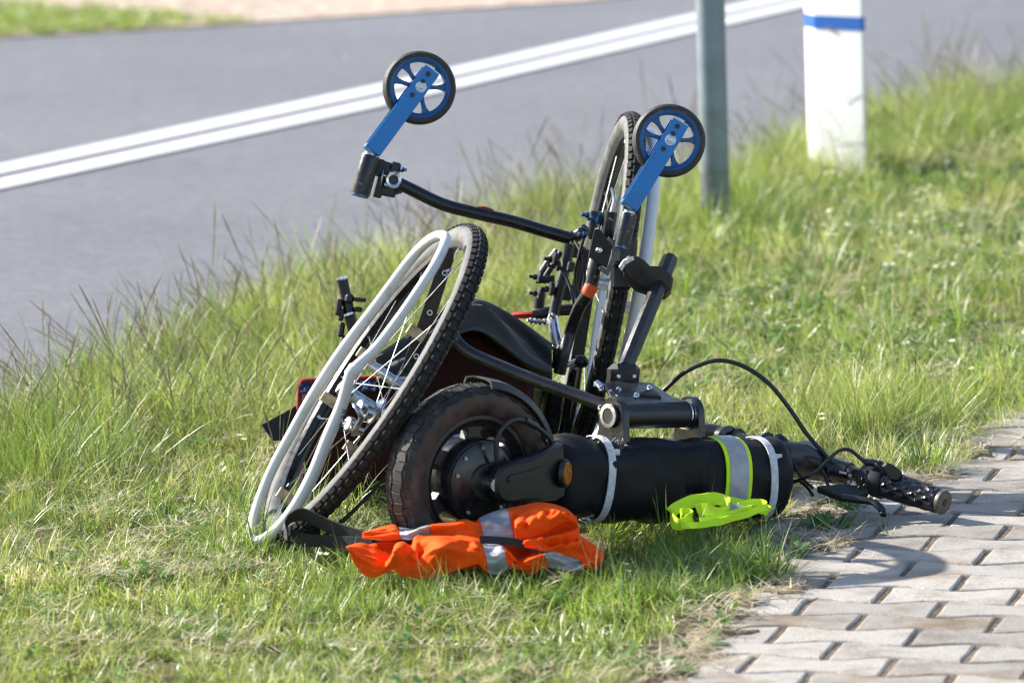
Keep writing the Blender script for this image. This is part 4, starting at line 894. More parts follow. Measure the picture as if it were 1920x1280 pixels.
# ================================================================== LIME BELT
lb = thing('reflective_belt', 'lime yellow reflective belt looped round the black bag and heaped on the grass', 'reflective belt', (0.25, 9.0, 0))
def belt_ring(dw, w, m, nm, lift):
    pts = []
    for k in range(25):
        a = -1.5+3.2*k/24; ca_, sa = math.cos(a), math.sin(a); sq = (abs(ca_)**3.0+abs(sa)**3.0)**(-1/3.0); rr_ = (0.0632+lift)*(0.55*sq+0.45)
        pts.append(b0+BD*(Lb*0.735+dw)+BS*ca_*rr_*0.94+BH*sa*rr_*1.06-BH*0.006*math.sin(PI*.735))
    MB().ribbon(pts, BD*w, 0.0018).build(nm, m, lb, 50)
belt_ring(0, 0.047, M_LIME, 'band', 0); belt_ring(0, 0.033, M_REFL, 'grey_stripe', 0.0014)
def loop(pts, w, nm='loop', m=M_LIME, th=0.0022, tilt=(0, 0, 1)):
    c = catmull(PP(pts), 6); ws = []
    for i in range(len(c)):
        c[i] = c[i]+Vector((mnoise.noise(c[i]*60), mnoise.noise(c[i]*60+Vector((7, 0, 0))), mnoise.noise(c[i]*60+Vector((0, 9, 0)))))*0.0014
    for i in range(len(c)):
        t = (c[min(i+1, len(c)-1)]-c[max(i-1, 0)]).normalized(); u_ = Vector(tilt)+Vector((0.1*math.sin(i*.5), 0.45+0.45*math.sin(i*.3), 0)); u_ = (u_-t*u_.dot(t)).normalized(); ws.append(u_*w)
    return MB().ribbon(c, ws, th).build(nm, m, lb, 60)
loop([(1258, 962, 8.93), (1272, 950, 8.935), (1300, 940, 8.945), (1330, 935, 8.955), (1352, 937, 8.955), (1366, 947, 8.94), (1368, 956, 8.915), (1355, 962, 8.90), (1338, 960, 8.90), (1322, 955, 8.905), (1308, 958, 8.91)], 0.020)
loop([(1258, 964, 8.93), (1260, 974, 8.90), (1270, 982, 8.885), (1284, 981, 8.885), (1294, 972, 8.895), (1290, 963, 8.905), (1280, 963, 8.905), (1278, 972, 8.895)], 0.018)
loop([(1278, 985, 8.875), (1310, 984, 8.875), (1350, 977, 8.885), (1390, 966, 8.90), (1420, 956, 8.91), (1436, 950, 8.92), (1432, 943, 8.935), (1412, 941, 8.94), (1385, 947, 8.93)], 0.011)
loop([(1340, 938, 8.96), (1372, 940, 8.965), (1402, 948, 8.965), (1424, 952, 8.96), (1436, 954, 8.955), (1442, 958, 8.95)], 0.017)
loop([(1312, 975, 8.885), (1345, 967, 8.895), (1382, 958, 8.905), (1410, 951, 8.915)], 0.008)
loop([(1366, 951, 8.925), (1385, 954, 8.92), (1402, 957, 8.915)], 0.014, 'grey_stripe', M_REFL)
# ================================================================== BLACK STRAP
st = thing('strap', 'loose black webbing strap looped through the near wheel and over the orange vest', 'strap', (-0.3, 9.0, 0))
def strap(pts, w, tilt, nm='webbing'):
    c = catmull(PP(pts), 6); ws = []
    for i in range(len(c)):
        t = (c[min(i+1, len(c)-1)]-c[max(i-1, 0)]).normalized(); u_ = Vector(tilt); u_ = (u_-t*u_.dot(t)).normalized(); ws.append(u_*w)
    MB().ribbon(c, ws, 0.0022).build(nm, M_STRAP, st, 60)
strap([(735, 880, 9.02), (722, 895, 9.01), (690, 930, 8.99), (660, 960, 8.97), (632, 985, 8.95), (610, 1000, 8.93)], 0.020, (0.6, -0.2, 0.8))
strap([(536, 1010, 8.90), (538, 985, 8.90), (548, 970, 8.90), (566, 964, 8.90), (590, 973, 8.89), (615, 985, 8.88), (650, 998, 8.86), (690, 1010, 8.83), (730, 1017, 8.80), (770, 1022, 8.78)], 0.026, (0.2, -0.55, 0.8))
strap([(545, 1002, 8.91), (575, 1012, 8.89), (620, 1014, 8.88), (660, 1017, 8.85), (700, 1018, 8.82)], 0.020, (0, -.2, 1))
strap([(540, 1016, 8.92), (556, 1000, 8.95), (600, 990, 8.96)], 0.022, (0, -.3, 1))
# ================================================================== GRASS AND WEEDS
def leaf_mat(name, cols, trans=0.4, rough=0.5, tip=None, base=None):
    """cols: list of colours picked per tuft and blade; small paler base"""
    m, nt, b, L = nodes_mat(name); N = nt.nodes
    at = N.new('ShaderNodeAttribute'); at.attribute_name = 'rnd'; at.attribute_type = 'GEOMETRY'
    ai = N.new('ShaderNodeAttribute'); ai.attribute_name = 'tint'; ai.attribute_type = 'INSTANCER'
    ad = N.new('ShaderNodeMath'); ad.operation = 'MULTIPLY_ADD'; ad.inputs[1].default_value = 0.5; L.new(at.outputs['Fac'], ad.inputs[0]); L.new(ai.outputs['Fac'], ad.inputs[2])
    k = len(cols); col = ramp(nt, ad.outputs[0], [(i/(k-1), c) for i, c in enumerate(cols)])
    ah = N.new('ShaderNodeAttribute'); ah.attribute_name = 'h'; ah.attribute_type = 'GEOMETRY'
    if base: col = mix_node(nt, ramp(nt, ah.outputs['Fac'], ((0.0, (1, 1, 1)), (0.35, (0, 0, 0)))), col, base)
    if tip: col = mix_node(nt, ramp(nt, ah.outputs['Fac'], ((0.55, (0, 0, 0)), (0.8, (1, 1, 1)))), col, tip)
    L.new(col, b.inputs['Base Color']); b.inputs['Roughness'].default_value = rough; b.inputs['Specular IOR Level'].default_value = 0.75
    tr = N.new('ShaderNodeBsdfTranslucent'); L.new(mix_node(nt, 1.0, col, (1.15, 1.12, 0.8), 'MULTIPLY'), tr.inputs[0])
    mx = N.new('ShaderNodeMixShader'); mx.inputs[0].default_value = trans; L.new(b.outputs[0], mx.inputs[1]); L.new(tr.outputs[0], mx.inputs[2])
    L.new(mx.outputs[0], N['Material Output'].inputs[0]); return m
STRAW = (0.40, 0.33, 0.18)
M_TURF = leaf_mat('turf_blade', [(0.075, 0.15, 0.026), (0.16, 0.258, 0.046), (0.27, 0.362, 0.078), (0.375, 0.41, 0.145), (0.50, 0.49, 0.22), (0.68, 0.61, 0.42)], 0.48, 0.40, base=(0.22, 0.23, 0.07))
M_LONG = leaf_mat('long_blade', [(0.06, 0.135, 0.025), (0.135, 0.24, 0.042), (0.23, 0.335, 0.062), (0.32, 0.395, 0.10), (0.42, 0.44, 0.14)], 0.42, 0.4, base=(0.2, 0.21, 0.09))
M_SEED = leaf_mat('seed_stalk', [(0.13, 0.18, 0.06), (0.18, 0.19, 0.08), (0.24, 0.2, 0.11)], 0.3, 0.6, tip=(0.165, 0.13, 0.095))
M_STRAW = leaf_mat('straw', [(0.34, 0.27, 0.15), (0.56, 0.48, 0.31), (0.72, 0.66, 0.50)], 0.2, 0.6)
M_LEAF = leaf_mat('weed_leaf', [(0.06, 0.15, 0.022), (0.12, 0.23, 0.035), (0.2, 0.29, 0.06)], 0.35, 0.45)
M_FLOW = mat('white_petal', (0.72, 0.72, 0.48), 0.6)

class Tuft:
    def __init__(s): s.v = []; s.f = []; s.h = []; s.r = []
    def blade(s, root, az, length, width, lean, curve, r, seg=4, twist=0.0, spike=None):
        o = len(s.v); d = np.array([math.cos(az), math.sin(az)]); sd = np.array([-d[1], d[0]])
        p = np.array(root, float); ang = lean
        for i in range(seg+1):
            t = i/seg; w = width*(1-t**1.6)*0.5*(0.75+0.5*min(1, t*3)) if spike is None else width*0.5*spike(t)
            a2 = az+PI/2+twist*t; sx = np.array([math.cos(a2), math.sin(a2), 0.0])
            if i == seg and spike is None: s.v.append(tuple(p)); s.h.append(1.0); s.r.append(r)
            else:
                s.v += [tuple(p-sx*w), tuple(p+sx*w)]; s.h += [t, t]; s.r += [r, r]
            ang += curve/seg; stp = length/seg
            p = p+np.array([d[0]*math.sin(ang), d[1]*math.sin(ang), math.cos(ang)])*stp
        for i in range(seg):
            if i == seg-1 and spike is None: s.f.append((o+2*i, o+2*i+1, o+2*i+2))
            else: s.f.append((o+2*i, o+2*i+1, o+2*i+3, o+2*i+2))
    def mesh(s, name, m):
        me = bpy.data.meshes.new(name); me.from_pydata(s.v, [], s.f); me.update(); me.materials.append(m); me.shade_smooth()
        for nm, dat in (('h', s.h), ('rnd', s.r)):
            a = me.attributes.new(nm, 'FLOAT', 'POINT'); a.data.foreach_set('value', np.array(dat, np.float32))
        return me
rt = random.Random(11)
def protos(name, n, fn, m):
    c = bpy.data.collections.new(name)
    for i in range(n):
        t = Tuft(); fn(t, i); o = bpy.data.objects.new(f'{name}_{i:02d}', t.mesh(name, m)); c.objects.link(o)
    return c, n
def f_turf(t, i):
    for k in range(20):
        a, q = rt.uniform(0, 2*PI), rt.uniform(0, 0.022)
        L_ = rt.uniform(0.022, 0.06); t.blade((q*math.cos(a), q*math.sin(a), -0.008), rt.uniform(0, 2*PI), L_, (rt.uniform(0.0013, 0.0026) if k > 3 else rt.uniform(0.003, 0.0042)), rt.uniform(0.15, 1.15), rt.uniform(0.1, 1.2), rt.random(), 4, rt.uniform(-.8, .8))
def f_long(t, i):
    for k in range(26):
        a, q = rt.uniform(0, 2*PI), abs(rt.gauss(0, 0.014)); az = a+rt.uniform(-.9, .9)
        t.blade((q*math.cos(a), q*math.sin(a), -0.01), az, rt.uniform(0.06, 0.17), rt.uniform(0.0018, 0.0036), rt.uniform(0.0, 0.5), rt.uniform(0.15, 1.5), rt.random(), 6, rt.uniform(-1, 1))
def f_fine(t, i):
    for k in range(34):
        a, q = rt.uniform(0, 2*PI), abs(rt.gauss(0, 0.02)); az = a+rt.uniform(-.9, .9)
        t.blade((q*math.cos(a), q*math.sin(a), -0.01), az, rt.uniform(0.05, 0.15), rt.uniform(0.0009, 0.0017), rt.uniform(0.0, 0.55), rt.uniform(0.1, 1.0), rt.random(), 5, rt.uniform(-1, 1))
def f_seed(t, i):
    for k in range(6):
        a, q = rt.uniform(0, 2*PI), rt.uniform(0, 0.035); r = rt.random()
        sp = lambda u: 0.42 if u < 0.6 else (1.7+0.6*math.sin(u*60) if u < 0.95 else 0.5)
        t.blade((q*math.cos(a), q*math.sin(a), -0.01), rt.uniform(0, 2*PI), rt.uniform(0.10, 0.25), 0.0012, rt.uniform(0.02, 0.35), rt.uniform(0.15, 0.9), r, 16, rt.uniform(-2, 2), sp)
def f_straw(t, i):
    for k in range(10):
        a, q = rt.uniform(0, 2*PI), rt.uniform(0, 0.03)
        t.blade((q*math.cos(a), q*math.sin(a), rt.uniform(0, 0.006)), rt.uniform(0, 2*PI), rt.uniform(0.02, 0.07), rt.uniform(0.0009, 0.002), rt.uniform(1.1, 1.5), rt.uniform(-.1, .4), rt.random(), 3)
def f_clover(t, i):
    for k in range(12):
        a, q = rt.uniform(0, 2*PI), rt.uniform(0, 0.03); L_ = rt.uniform(0.010, 0.022)
        sp = lambda u: 0.25+1.0*math.sin(PI*min(1, max(0.02, u)))**0.7
        t.blade((q*math.cos(a), q*math.sin(a), rt.uniform(0.004, 0.03)), rt.uniform(0, 2*PI), L_, rt.uniform(0.005, 0.009), rt.uniform(0.7, 1.4), rt.uniform(0.0, 0.5), rt.random(), 5, 0, sp)
def f_flower(t, i):
    for k in range(2):
        x, y, z = rt.uniform(-.02, .02), rt.uniform(-.02, .02), rt.uniform(0.035, 0.075)
        t.blade((x*.5, y*.5, 0), rt.uniform(0, 6), z*1.02, 0.001, 0.15, 0.1, 0.5, 2)
        for j in range(5): t.blade((x, y, z), j*2*PI/5, 0.005, 0.0034, 1.2, 0.2, 0.5, 2)
        
PR = {k: protos(*v) for k, v in dict(turf=('turf_tuft', 8, f_turf, M_TURF), long=('long_tuft', 7, f_long, M_LONG), fine=('fine_tuft', 7, f_fine, M_TURF), seed=('seed_tuft', 7, f_seed, M_SEED),
      straw=('straw_bits', 6, f_straw, M_STRAW), clover=('leaf_bits', 6, f_clover, M_LEAF), flower=('flower_bits', 4, f_flower, M_FLOW)).items()}
def scatter(name, label, pts, rot, scl, tint, kinds, key):
    n = len(pts); me = bpy.data.meshes.new(name); me.from_pydata(pts.tolist(), [], [])
    for nm, ty, dat, fld in (('rot', 'FLOAT_VECTOR', rot, 'vector'), ('scl', 'FLOAT', scl, 'value'), ('tint', 'FLOAT', tint, 'value'), ('kindex', 'INT', kinds, 'value')):
        a = me.attributes.new(nm, ty, 'POINT'); a.data.foreach_set(fld, np.ascontiguousarray(dat, np.int32 if ty == 'INT' else np.float32).ravel())
    o = bpy.data.objects.new(name, me); COL.objects.link(o); o['kind'] = 'stuff'; o['label'] = label; o['category'] = 'grass' if 'flower' not in name else 'flowers'
    ng = bpy.data.node_groups.new(name, 'GeometryNodeTree')
    ng.interface.new_socket('Geometry', in_out='INPUT', socket_type='NodeSocketGeometry'); ng.interface.new_socket('Geometry', in_out='OUTPUT', socket_type='NodeSocketGeometry')
    gi = ng.nodes.new('NodeGroupInput'); go = ng.nodes.new('NodeGroupOutput'); ip = ng.nodes.new('GeometryNodeInstanceOnPoints')
    ci = ng.nodes.new('GeometryNodeCollectionInfo'); ci.inputs['Collection'].default_value = PR[key][0]; ci.inputs['Separate Children'].default_value = True; ci.inputs['Reset Children'].default_value = True
    def na_(nm, ty):
        q = ng.nodes.new('GeometryNodeInputNamedAttribute'); q.data_type = ty; q.inputs[0].default_value = nm
        return [s_ for s_ in q.outputs if s_.enabled and s_.name == 'Attribute'][0]
    l = ng.links; l.new(gi.outputs[0], ip.inputs['Points']); l.new(ci.outputs[0], ip.inputs['Instance']); ip.inputs['Pick Instance'].default_value = True
    l.new(na_('kindex', 'INT'), ip.inputs['Instance Index']); l.new(na_('rot', 'FLOAT_VECTOR'), ip.inputs['Rotation']); l.new(na_('scl', 'FLOAT'), ip.inputs['Scale'])
    l.new(ip.outputs[0], go.inputs[0])
    md = o.modifiers.new('scatter', 'NODES'); md.node_group = ng; return o

Fn, Rn, Un, On = (np.array(v) for v in (F, R, U, O))
def to_px(p):
    d = p-On; z = d@Fn; return 960+FPX*(d@Rn)/z, 640-FPX*(d@Un)/z
def vnoise(x, y, s, seed):
    x = x*s+seed*17.3; y = y*s+seed*5.1; xi = np.floor(x).astype(int); yi = np.floor(y).astype(int); fx = x-xi; fy = y-yi
    fx = fx*fx*(3-2*fx); fy = fy*fy*(3-2*fy)
    def hsh(a, b_): 
        h = (a*374761393+b_*668265263+seed*974711) & 0x7fffffff; h = ((h ^ (h >> 13))*1274126177) & 0x7fffffff; return (h & 0xffff)/65535.0
    return (hsh(xi, yi)*(1-fx)+hsh(xi+1, yi)*fx)*(1-fy)+(hsh(xi, yi+1)*(1-fx)+hsh(xi+1, yi+1)*fx)*fy
ex = np.array([e[1] for e in EDGE]); ey = np.array([e[0] for e in EDGE])
def road_gap(p):            # distance left-to-right of the road edge (positive on the grass side)
    return (p[:, 0]-np.interp(p[:, 1], ex, ey))*0.89
GB = np.array([(1400, 1015), (1280, 1145), (1200, 1252), (1120, 1375), (1090, 1430), (1062, 1440), (1030, 1450), (1000, 1462), (975, 1490), (955, 1510), (935, 1545), (915, 1650), (890, 1765), (850, 1820), (820, 1870), (780, 1950), (740, 2060), (600, 2500), (400, 3300), (100, 4500)][::-1], float)
def verge_pts(n, y0=6.9, y1=17.0, xl=-2.6, xr=3.0, near_bias=0.0):
    Y = y0+(y1-y0)*rng.random(n)**(1+near_bias); X = xl+(xr-xl)*rng.random(n)
    p = np.stack([X, Y, np.full(n, -0.008)], 1); qx, qy = to_px(p)
    jit = (vnoise(X, Y, 9, 3)-0.5)*70+(vnoise(X, Y, 40, 4)-0.5)*40
    ok = (road_gap(p) > (vnoise(X, Y, 6, 9)-0.5)*0.10-0.02) & (qx < np.interp(qy, GB[:, 0], GB[:, 1])+jit) & (qx > -420) & (qx < 2350) & (qy < 1420)
    return p[ok]
def rots(n, tilt, wind=0.0, p=None, field=0.0):
    """turn about the stem at random, then lean: wind to the left, field = patchy common lean, tilt = own lean"""
    az = rng.random(n)*2*PI; lx = rng.normal(0, tilt*.6, n)-abs(wind)*(rng.random(n)+.5); ly = rng.normal(0, tilt*.6, n)
    if p is not None and field:
        th_ = 4*PI*vnoise(p[:, 0], p[:, 1], 2.3, 71); am = field*vnoise(p[:, 0], p[:, 1], 3.1, 72)*1.6
        lx += am*np.cos(th_); ly += am*np.sin(th_)*0.7
    ca_, sa_ = np.cos(az), np.sin(az); a_ = lx; b_ = -ly     # R = Ry(a) Rx(b) Rz(az)
    cy, sy, cx, sx = np.cos(a_), np.sin(a_), np.cos(b_), np.sin(b_)
    r00 = cy*ca_+sy*sx*sa_; r10 = cx*sa_; r20 = -sy*ca_+cy*sx*sa_; r21 = sy*sa_+cy*sx*ca_; r22 = cy*cx
    return np.stack([np.arctan2(r21, r22), np.arcsin(np.clip(-r20, -1, 1)), np.arctan2(r10, r00)], 1)
def inpoly(qx, qy, poly):
    c = np.zeros(len(qx), bool); n = len(poly)
    for i in range(n):
        (x1, y1), (x2, y2) = poly[i], poly[(i+1) % n]
        k = ((y1 > qy) != (y2 > qy)) & (qx < (x2-x1)*(qy-y1)/((y2-y1)+1e-9)+x1); c ^= k
    return c
VESTP = [(640, 1030), (690, 985), (900, 960), (1080, 965), (1130, 1045), (1125, 1075), (900, 1080), (700, 1082)]
def pick(p, d): 
    qx, qy = to_px(p); return p[(rng.random(len(p)) < d(p, qx, qy))]
blob = lambda qx, qy, x, y, sx, sy: np.exp(-((qx-x)/sx)**2-((qy-y)/sy)**2)
def shade_zone(qx, qy):       # lusher, darker, longer grass round vest and bag; bag's shade painted into the tint
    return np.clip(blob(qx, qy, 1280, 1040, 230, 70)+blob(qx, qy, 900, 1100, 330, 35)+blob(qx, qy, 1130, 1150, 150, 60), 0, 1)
# --- turf
p = verge_pts(105000, near_bias=0.5)
p = pick(p, lambda p, qx, qy: np.where(inpoly(qx, qy, VESTP), 0.15, 1.0)*(0.5+0.5*vnoise(p[:, 0], p[:, 1], 12, 2)))
qx, qy = to_px(p); n = len(p)
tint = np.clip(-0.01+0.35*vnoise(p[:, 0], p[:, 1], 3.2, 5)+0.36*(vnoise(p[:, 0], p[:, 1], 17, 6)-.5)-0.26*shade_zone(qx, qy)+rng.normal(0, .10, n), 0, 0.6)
scl = (0.60+0.5*vnoise(p[:, 0], p[:, 1], 5, 8)+0.45*(vnoise(p[:, 0], p[:, 1], 14, 18)-.3)+rng.normal(0, .12, n)).clip(.4, 1.8)
scl *= np.where(road_gap(p) < 0.15, 0.7, 1.0)*0.9
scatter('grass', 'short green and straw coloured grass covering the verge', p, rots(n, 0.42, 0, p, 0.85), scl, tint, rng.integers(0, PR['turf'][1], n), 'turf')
print('turf', n)
# --- fine taller grass
p = verge_pts(26000, near_bias=0.4)
def dens(p, qx, qy):
    d = 0.16+0.55*np.clip(vnoise(p[:, 0], p[:, 1], 2.6, 21)*1.6-0.65, 0, 1)
    rg = road_gap(p); d += 0.55*np.exp(-((rg-0.26)/0.2)**2)
    d *= np.where((qx > 1180) & (qy > 400) & (qy < 740), 0.55, 1.0); d += 0.6*blob(qx, qy, 1560, 330, 90, 30)+0.4*blob(qx, qy, 1340, 430, 60, 30); d += 0.75*blob(qx, qy, 1600, 800, 130, 60)+0.5*blob(qx, qy, 560, 700, 160, 110)+0.3*blob(qx, qy, 150, 800, 220, 70)
    d *= 1-0.85*blob(qx, qy, 330, 1000, 320, 130)
    d = np.where(inpoly(qx, qy, VESTP), 0, d); d = np.where((qy > 1080) & (qx > 900), d*0.35, d)
    return d
p = pick(p, dens); CL = []
for (x, y, rad, k) in ((60, 800, .10, 60), (210, 735, .08, 45), (330, 690, .09, 55), (450, 640, .10, 70), (560, 590, .11, 80), (660, 545, .10, 70), (760, 510, .08, 45), (1010, 425, .12, 60), (1060, 400, .10, 50), (130, 880, .07, 30), (1600, 800, .09, 45), (1680, 780, .08, 35), (1500, 300, .10, 40), (1680, 235, .14, 60), (1820, 190, .14, 60), (1390, 400, .08, 35)):
    g_ = G(x, y); CL.append(np.stack([g_.x+rng.normal(0, rad*.6, k), g_.y+rng.normal(0, rad*.9, k), np.full(k, -0.008)], 1))
CL = np.concatenate(CL); p = np.concatenate([p, CL]); ncl = len(CL); qx, qy = to_px(p); n = len(p)
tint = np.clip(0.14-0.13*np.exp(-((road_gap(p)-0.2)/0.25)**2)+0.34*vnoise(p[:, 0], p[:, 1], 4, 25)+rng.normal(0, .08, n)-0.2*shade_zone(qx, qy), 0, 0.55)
scl = (0.8+rng.normal(0, .2, n)).clip(.4, 1.5); scl *= np.where((qy > 1000), 0.65, 1.0)*(1+0.25*np.exp(-((road_gap(p)-0.28)/0.2)**2)); scl[-ncl:] *= 1.08; tint[-ncl:] = np.clip(tint[-ncl:]-0.10, 0, .5)
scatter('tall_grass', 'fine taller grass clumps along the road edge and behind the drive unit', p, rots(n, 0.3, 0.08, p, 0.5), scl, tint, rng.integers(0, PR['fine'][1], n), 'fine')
print('fine', n)
# --- broad fresh tufts
p = verge_pts(9000, near_bias=0.3)
def dens(p, qx, qy):
    d = 0.20+0.45*np.clip(vnoise(p[:, 0], p[:, 1], 3.4, 31)*1.6-0.75, 0, 1)
    d += 0.9*np.exp(-((qy-1112)/20)**2)*((qx > 620) & (qx < 1160)); d += 0.8*shade_zone(qx, qy)*(qx < 1480)+0.8*blob(qx, qy, 1350, 450, 120, 60)+0.5*blob(qx, qy, 1560, 350, 120, 25)+0.5*blob(qx, qy, 1750, 230, 200, 60)+0.25*blob(qx, qy, 880, 520, 250, 80)
    d = np.where(inpoly(qx, qy, VESTP), 0, d); return d
p = pick(p, dens)
for (x0, x1, y0, y1, k) in ((-.33, .22, 8.52, 8.70, 110), (.2, .5, 8.72, 8.90, 110), (-.52, -.22, 8.93, 9.08, 45), (-.3, -.12, 8.7, 8.8, 20), (.10, .42, 8.55, 8.75, 90)):
    q_ = np.stack([rng.uniform(x0, x1, k), rng.uniform(y0, y1, k), np.full(k, -0.008)], 1); ax_, ay_ = to_px(q_); p = np.concatenate([p, q_[ax_ < np.interp(ay_, GB[:, 0], GB[:, 1])]])
qx, qy = to_px(p); n = len(p)
tint = np.clip(0.08+0.25*vnoise(p[:, 0], p[:, 1], 5, 35)+rng.normal(0, .06, n)+0.12*blob(qx, qy, 1350, 450, 150, 80), 0, 0.5)
scl = (0.62+rng.normal(0, .15, n)).clip(.3, 1.1); scl *= np.where(qy > 1050, 0.62, 1)*(1+0.35*blob(qx, qy, 1350, 450, 130, 60))
scatter('grass_tufts', 'broad bladed fresh green grass tufts spread over the verge', p, rots(n, 0.3, 0, p, 0.5), scl, tint, rng.integers(0, PR['long'][1], n), 'long')
print('long', n)
# --- seed stalks
p = verge_pts(14000, near_bias=0.0)
def dens(p, qx, qy):
    rg = road_gap(p); d = 0.04+1.5*np.exp(-((rg-0.18)/0.17)**2)*(0.45+0.55*(qx < 1100))
    d += 0.25*blob(qx, qy, 1600, 790, 130, 60)
    d *= np.where(qy > 1000, 0.25, 1.0); return np.where(inpoly(qx, qy, VESTP), 0, d)
p = pick(p, dens); n = len(p); qx, qy = to_px(p)
scl = (0.98+rng.normal(0, .2, n)).clip(.5, 1.45)*np.where(qy > 1000, .6, 1)
scatter('seed_grass', 'dark purplish seed stalks standing along the road edge', p, rots(n, 0.22, 0.22, p, 0.3), scl, rng.random(n)*0.5, rng.integers(0, PR['seed'][1], n), 'seed')
print('seed', n)
# --- dry straw litter on the turf, along the paving edge and on the pavers
p = verge_pts(42000, near_bias=0.4); p[:, 2] = -0.004
p = pick(p, lambda p, qx, qy: 0.06+0.45*np.clip(vnoise(p[:, 0], p[:, 1], 4.5, 41)*1.8-0.8, 0, 1)+0.35*blob(qx, qy, 330, 1060, 330, 110)+0.15*blob(qx, qy, 1600, 620, 300, 110))
p[:, 2] += rng.random(len(p))*0.028
e = np.stack([rng.uniform(0, 1, 2600), rng.uniform(7.4, 11, 2600), np.full(2600, 0.001)], 1); qx, qy = to_px(e)
gap = qx-np.interp(qy, GB[:, 0], GB[:, 1]); e = e[(gap > -30) & (rng.random(len(e)) < 0.75*np.exp(-np.clip(gap, 0, 999)/38))]
sx_ = [G(x_ + rng.normal(0, 22), y_ + rng.normal(0, 7)) for x_, y_, r_ in SPOTS for _ in range(8)]; e2 = np.array([(q.x, q.y, 0.003+rng.random()*.006) for q in sx_])
p = np.concatenate([p, e, e2]); n = len(p)
scatter('dry_straw', 'dry straw coloured grass litter among the blades and along the paving edge', p, rots(n, 0.12), 0.6+rng.random(n)*0.6, rng.random(n)*0.5, rng.integers(0, PR['straw'][1], n), 'straw')
# --- low leaves
p = verge_pts(16000, near_bias=0.3)
p = pick(p, lambda p, qx, qy: 0.10+0.5*((qx > 1200) & (qy < 760))+0.6*np.clip(vnoise(p[:, 0], p[:, 1], 5, 51)*1.8-1.0, 0, 1)); n = len(p)
scatter('ground_leaves', 'small low broad leaves scattered through the grass', p, rots(n, 0.2), 0.6+rng.random(n)*0.7, rng.random(n)*0.5, rng.integers(0, PR['clover'][1], n), 'clover')
# --- little white flowers on the right
p = verge_pts(14000)
p = pick(p, lambda p, qx, qy: 0.28*(blob(qx, qy, 1600, 560, 300, 150)+0.6*blob(qx, qy, 1550, 420, 300, 60)+0.02)); n = len(p)
scatter('wild_flowers', 'tiny white wild flowers dotted through the grass on the right', p, rots(n, 0.3), 0.9+rng.random(n)*0.7, rng.random(n), rng.integers(0, PR['flower'][1], n), 'flower')
# --- grass on the far side of the road
n0 = 26000; p = np.stack([rng.uniform(-3.2, 0.6, n0), rng.uniform(17.0, 20.5, n0), np.full(n0, -0.006)], 1); qx, qy = to_px(p)
fe = np.interp(p[:, 0], [q[0] for q in FARE], [q[1] for q in FARE])
lim = np.interp(qx, [-600, 0, 200, 330, 460], [-120, 8, 24, 32, 42])
p = p[(p[:, 1] > fe+0.02) & (qx < 460) & (qy > lim+rng.normal(0, 5, n0)) & (rng.random(n0) < np.interp(qx, [0, 200, 460], [1, .75, .45]))]; n = len(p)
scatter('far_grass', 'bright green grass patch on the sand across the road', p, rots(n, 0.3), 0.8+rng.random(n)*0.5, rng.random(n)*0.25, rng.integers(0, PR['turf'][1], n), 'turf')

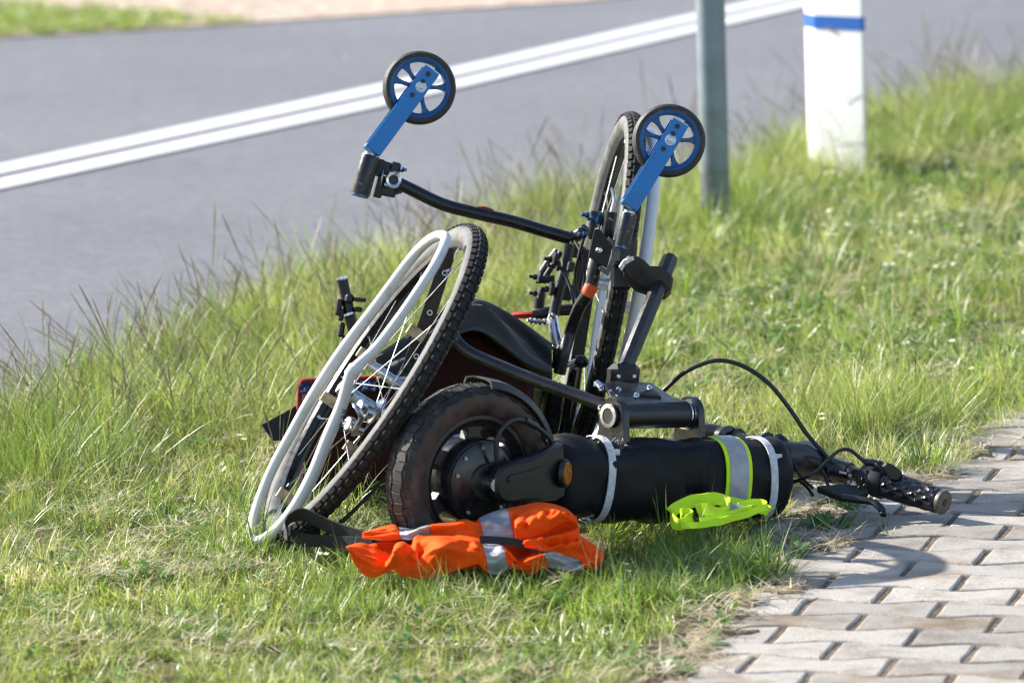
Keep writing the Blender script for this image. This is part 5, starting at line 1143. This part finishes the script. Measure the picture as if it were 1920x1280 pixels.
# --- individual weeds and tufts growing on the paving
def weed(name, label, cat, x, y, n, L0, L1, w, seed, lean=(0.5, 1.2), kind='leaf', group=None, spread=0.012):
    g = G(x, y); t = thing(name, label, cat, (g.x, g.y, 0.0), group); r_ = random.Random(seed)
    for k in range(n):
        q = Tuft(); az = 2*PI*k/n+r_.uniform(-.5, .5); rr_ = spread*math.sqrt(r_.random())
        sp = (lambda u: 0.2+1.15*math.sin(PI*min(1, max(0.02, u*0.96)))**0.8) if kind == 'leaf' else None
        q.blade((rr_*math.cos(az), rr_*math.sin(az), 0.0), az, r_.uniform(L0, L1), w*r_.uniform(.7, 1.2), r_.uniform(*lean), r_.uniform(0.1, 0.7), r_.random(), 6, r_.uniform(-.5, .5), sp)
        o = bpy.data.objects.new('leaf' if kind == 'leaf' else 'blade', q.mesh('leaf', M_LEAF if kind == 'leaf' else M_LONG)); COL.objects.link(o); o.parent = t
    return t
weed('weed', 'broad leaved weed rosette in the joint at the bottom edge of the paving', 'weed', 1305, 1212, 13, 0.02, 0.045, 0.011, 1, (0.9, 1.35))
weed('weed', 'small bright green weed growing at the kerb below the grass tuft', 'weed', 1345, 1172, 14, 0.014, 0.036, 0.009, 2, (0.6, 1.3))
weed('weed', 'low weed patch nearest the bottom edge of the paving', 'weed', 1235, 1258, 60, 0.010, 0.026, 0.0055, 3, (0.2, 1.3), spread=0.045)
weed('weed', 'leafy weed sprawling beside the brake lever of the handlebar', 'weed', 1550, 985, 90, 0.008, 0.024, 0.005, 4, (0.1, 1.25), spread=0.05)
weed('weed', 'small leafy weed under the brake bracket', 'weed', 1590, 948, 50, 0.008, 0.022, 0.005, 5, (0.1, 1.1), spread=0.04)
weed('weed', 'dark broad leaved weed lying on the paving edge right of the shaded grass', 'weed', 1478, 1040, 12, 0.02, 0.048, 0.012, 6, (0.7, 1.3))
weed('weed', 'pale weed on the kerb between the tuft and the rosette', 'weed', 1365, 1145, 14, 0.012, 0.03, 0.007, 7, (0.4, 1.2))
weed('grass_tuft', 'thick grass tuft spilling over the paving edge and casting a shadow', 'grass tuft', 1435, 1085, 150, 0.04, 0.105, 0.0022, 8, (0.1, 1.2), 'blade', spread=0.045)
weed('grass_tuft', 'bushy tuft of grass beside the handlebar grip at the paving edge', 'grass tuft', 1735, 880, 130, 0.04, 0.10, 0.0022, 9, (0.1, 1.1), 'blade', spread=0.05)
weed('grass_tuft', 'sparse yellowish sprig rising from the kerb joint', 'grass tuft', 1395, 1122, 9, 0.04, 0.08, 0.003, 10, (0.1, 0.9), 'blade')
weed('grass_tuft', 'little tuft sprouting between pavers near the brake lever tip', 'grass tuft', 1665, 1003, 10, 0.015, 0.035, 0.002, 11, (0.2, 1.2), 'blade')
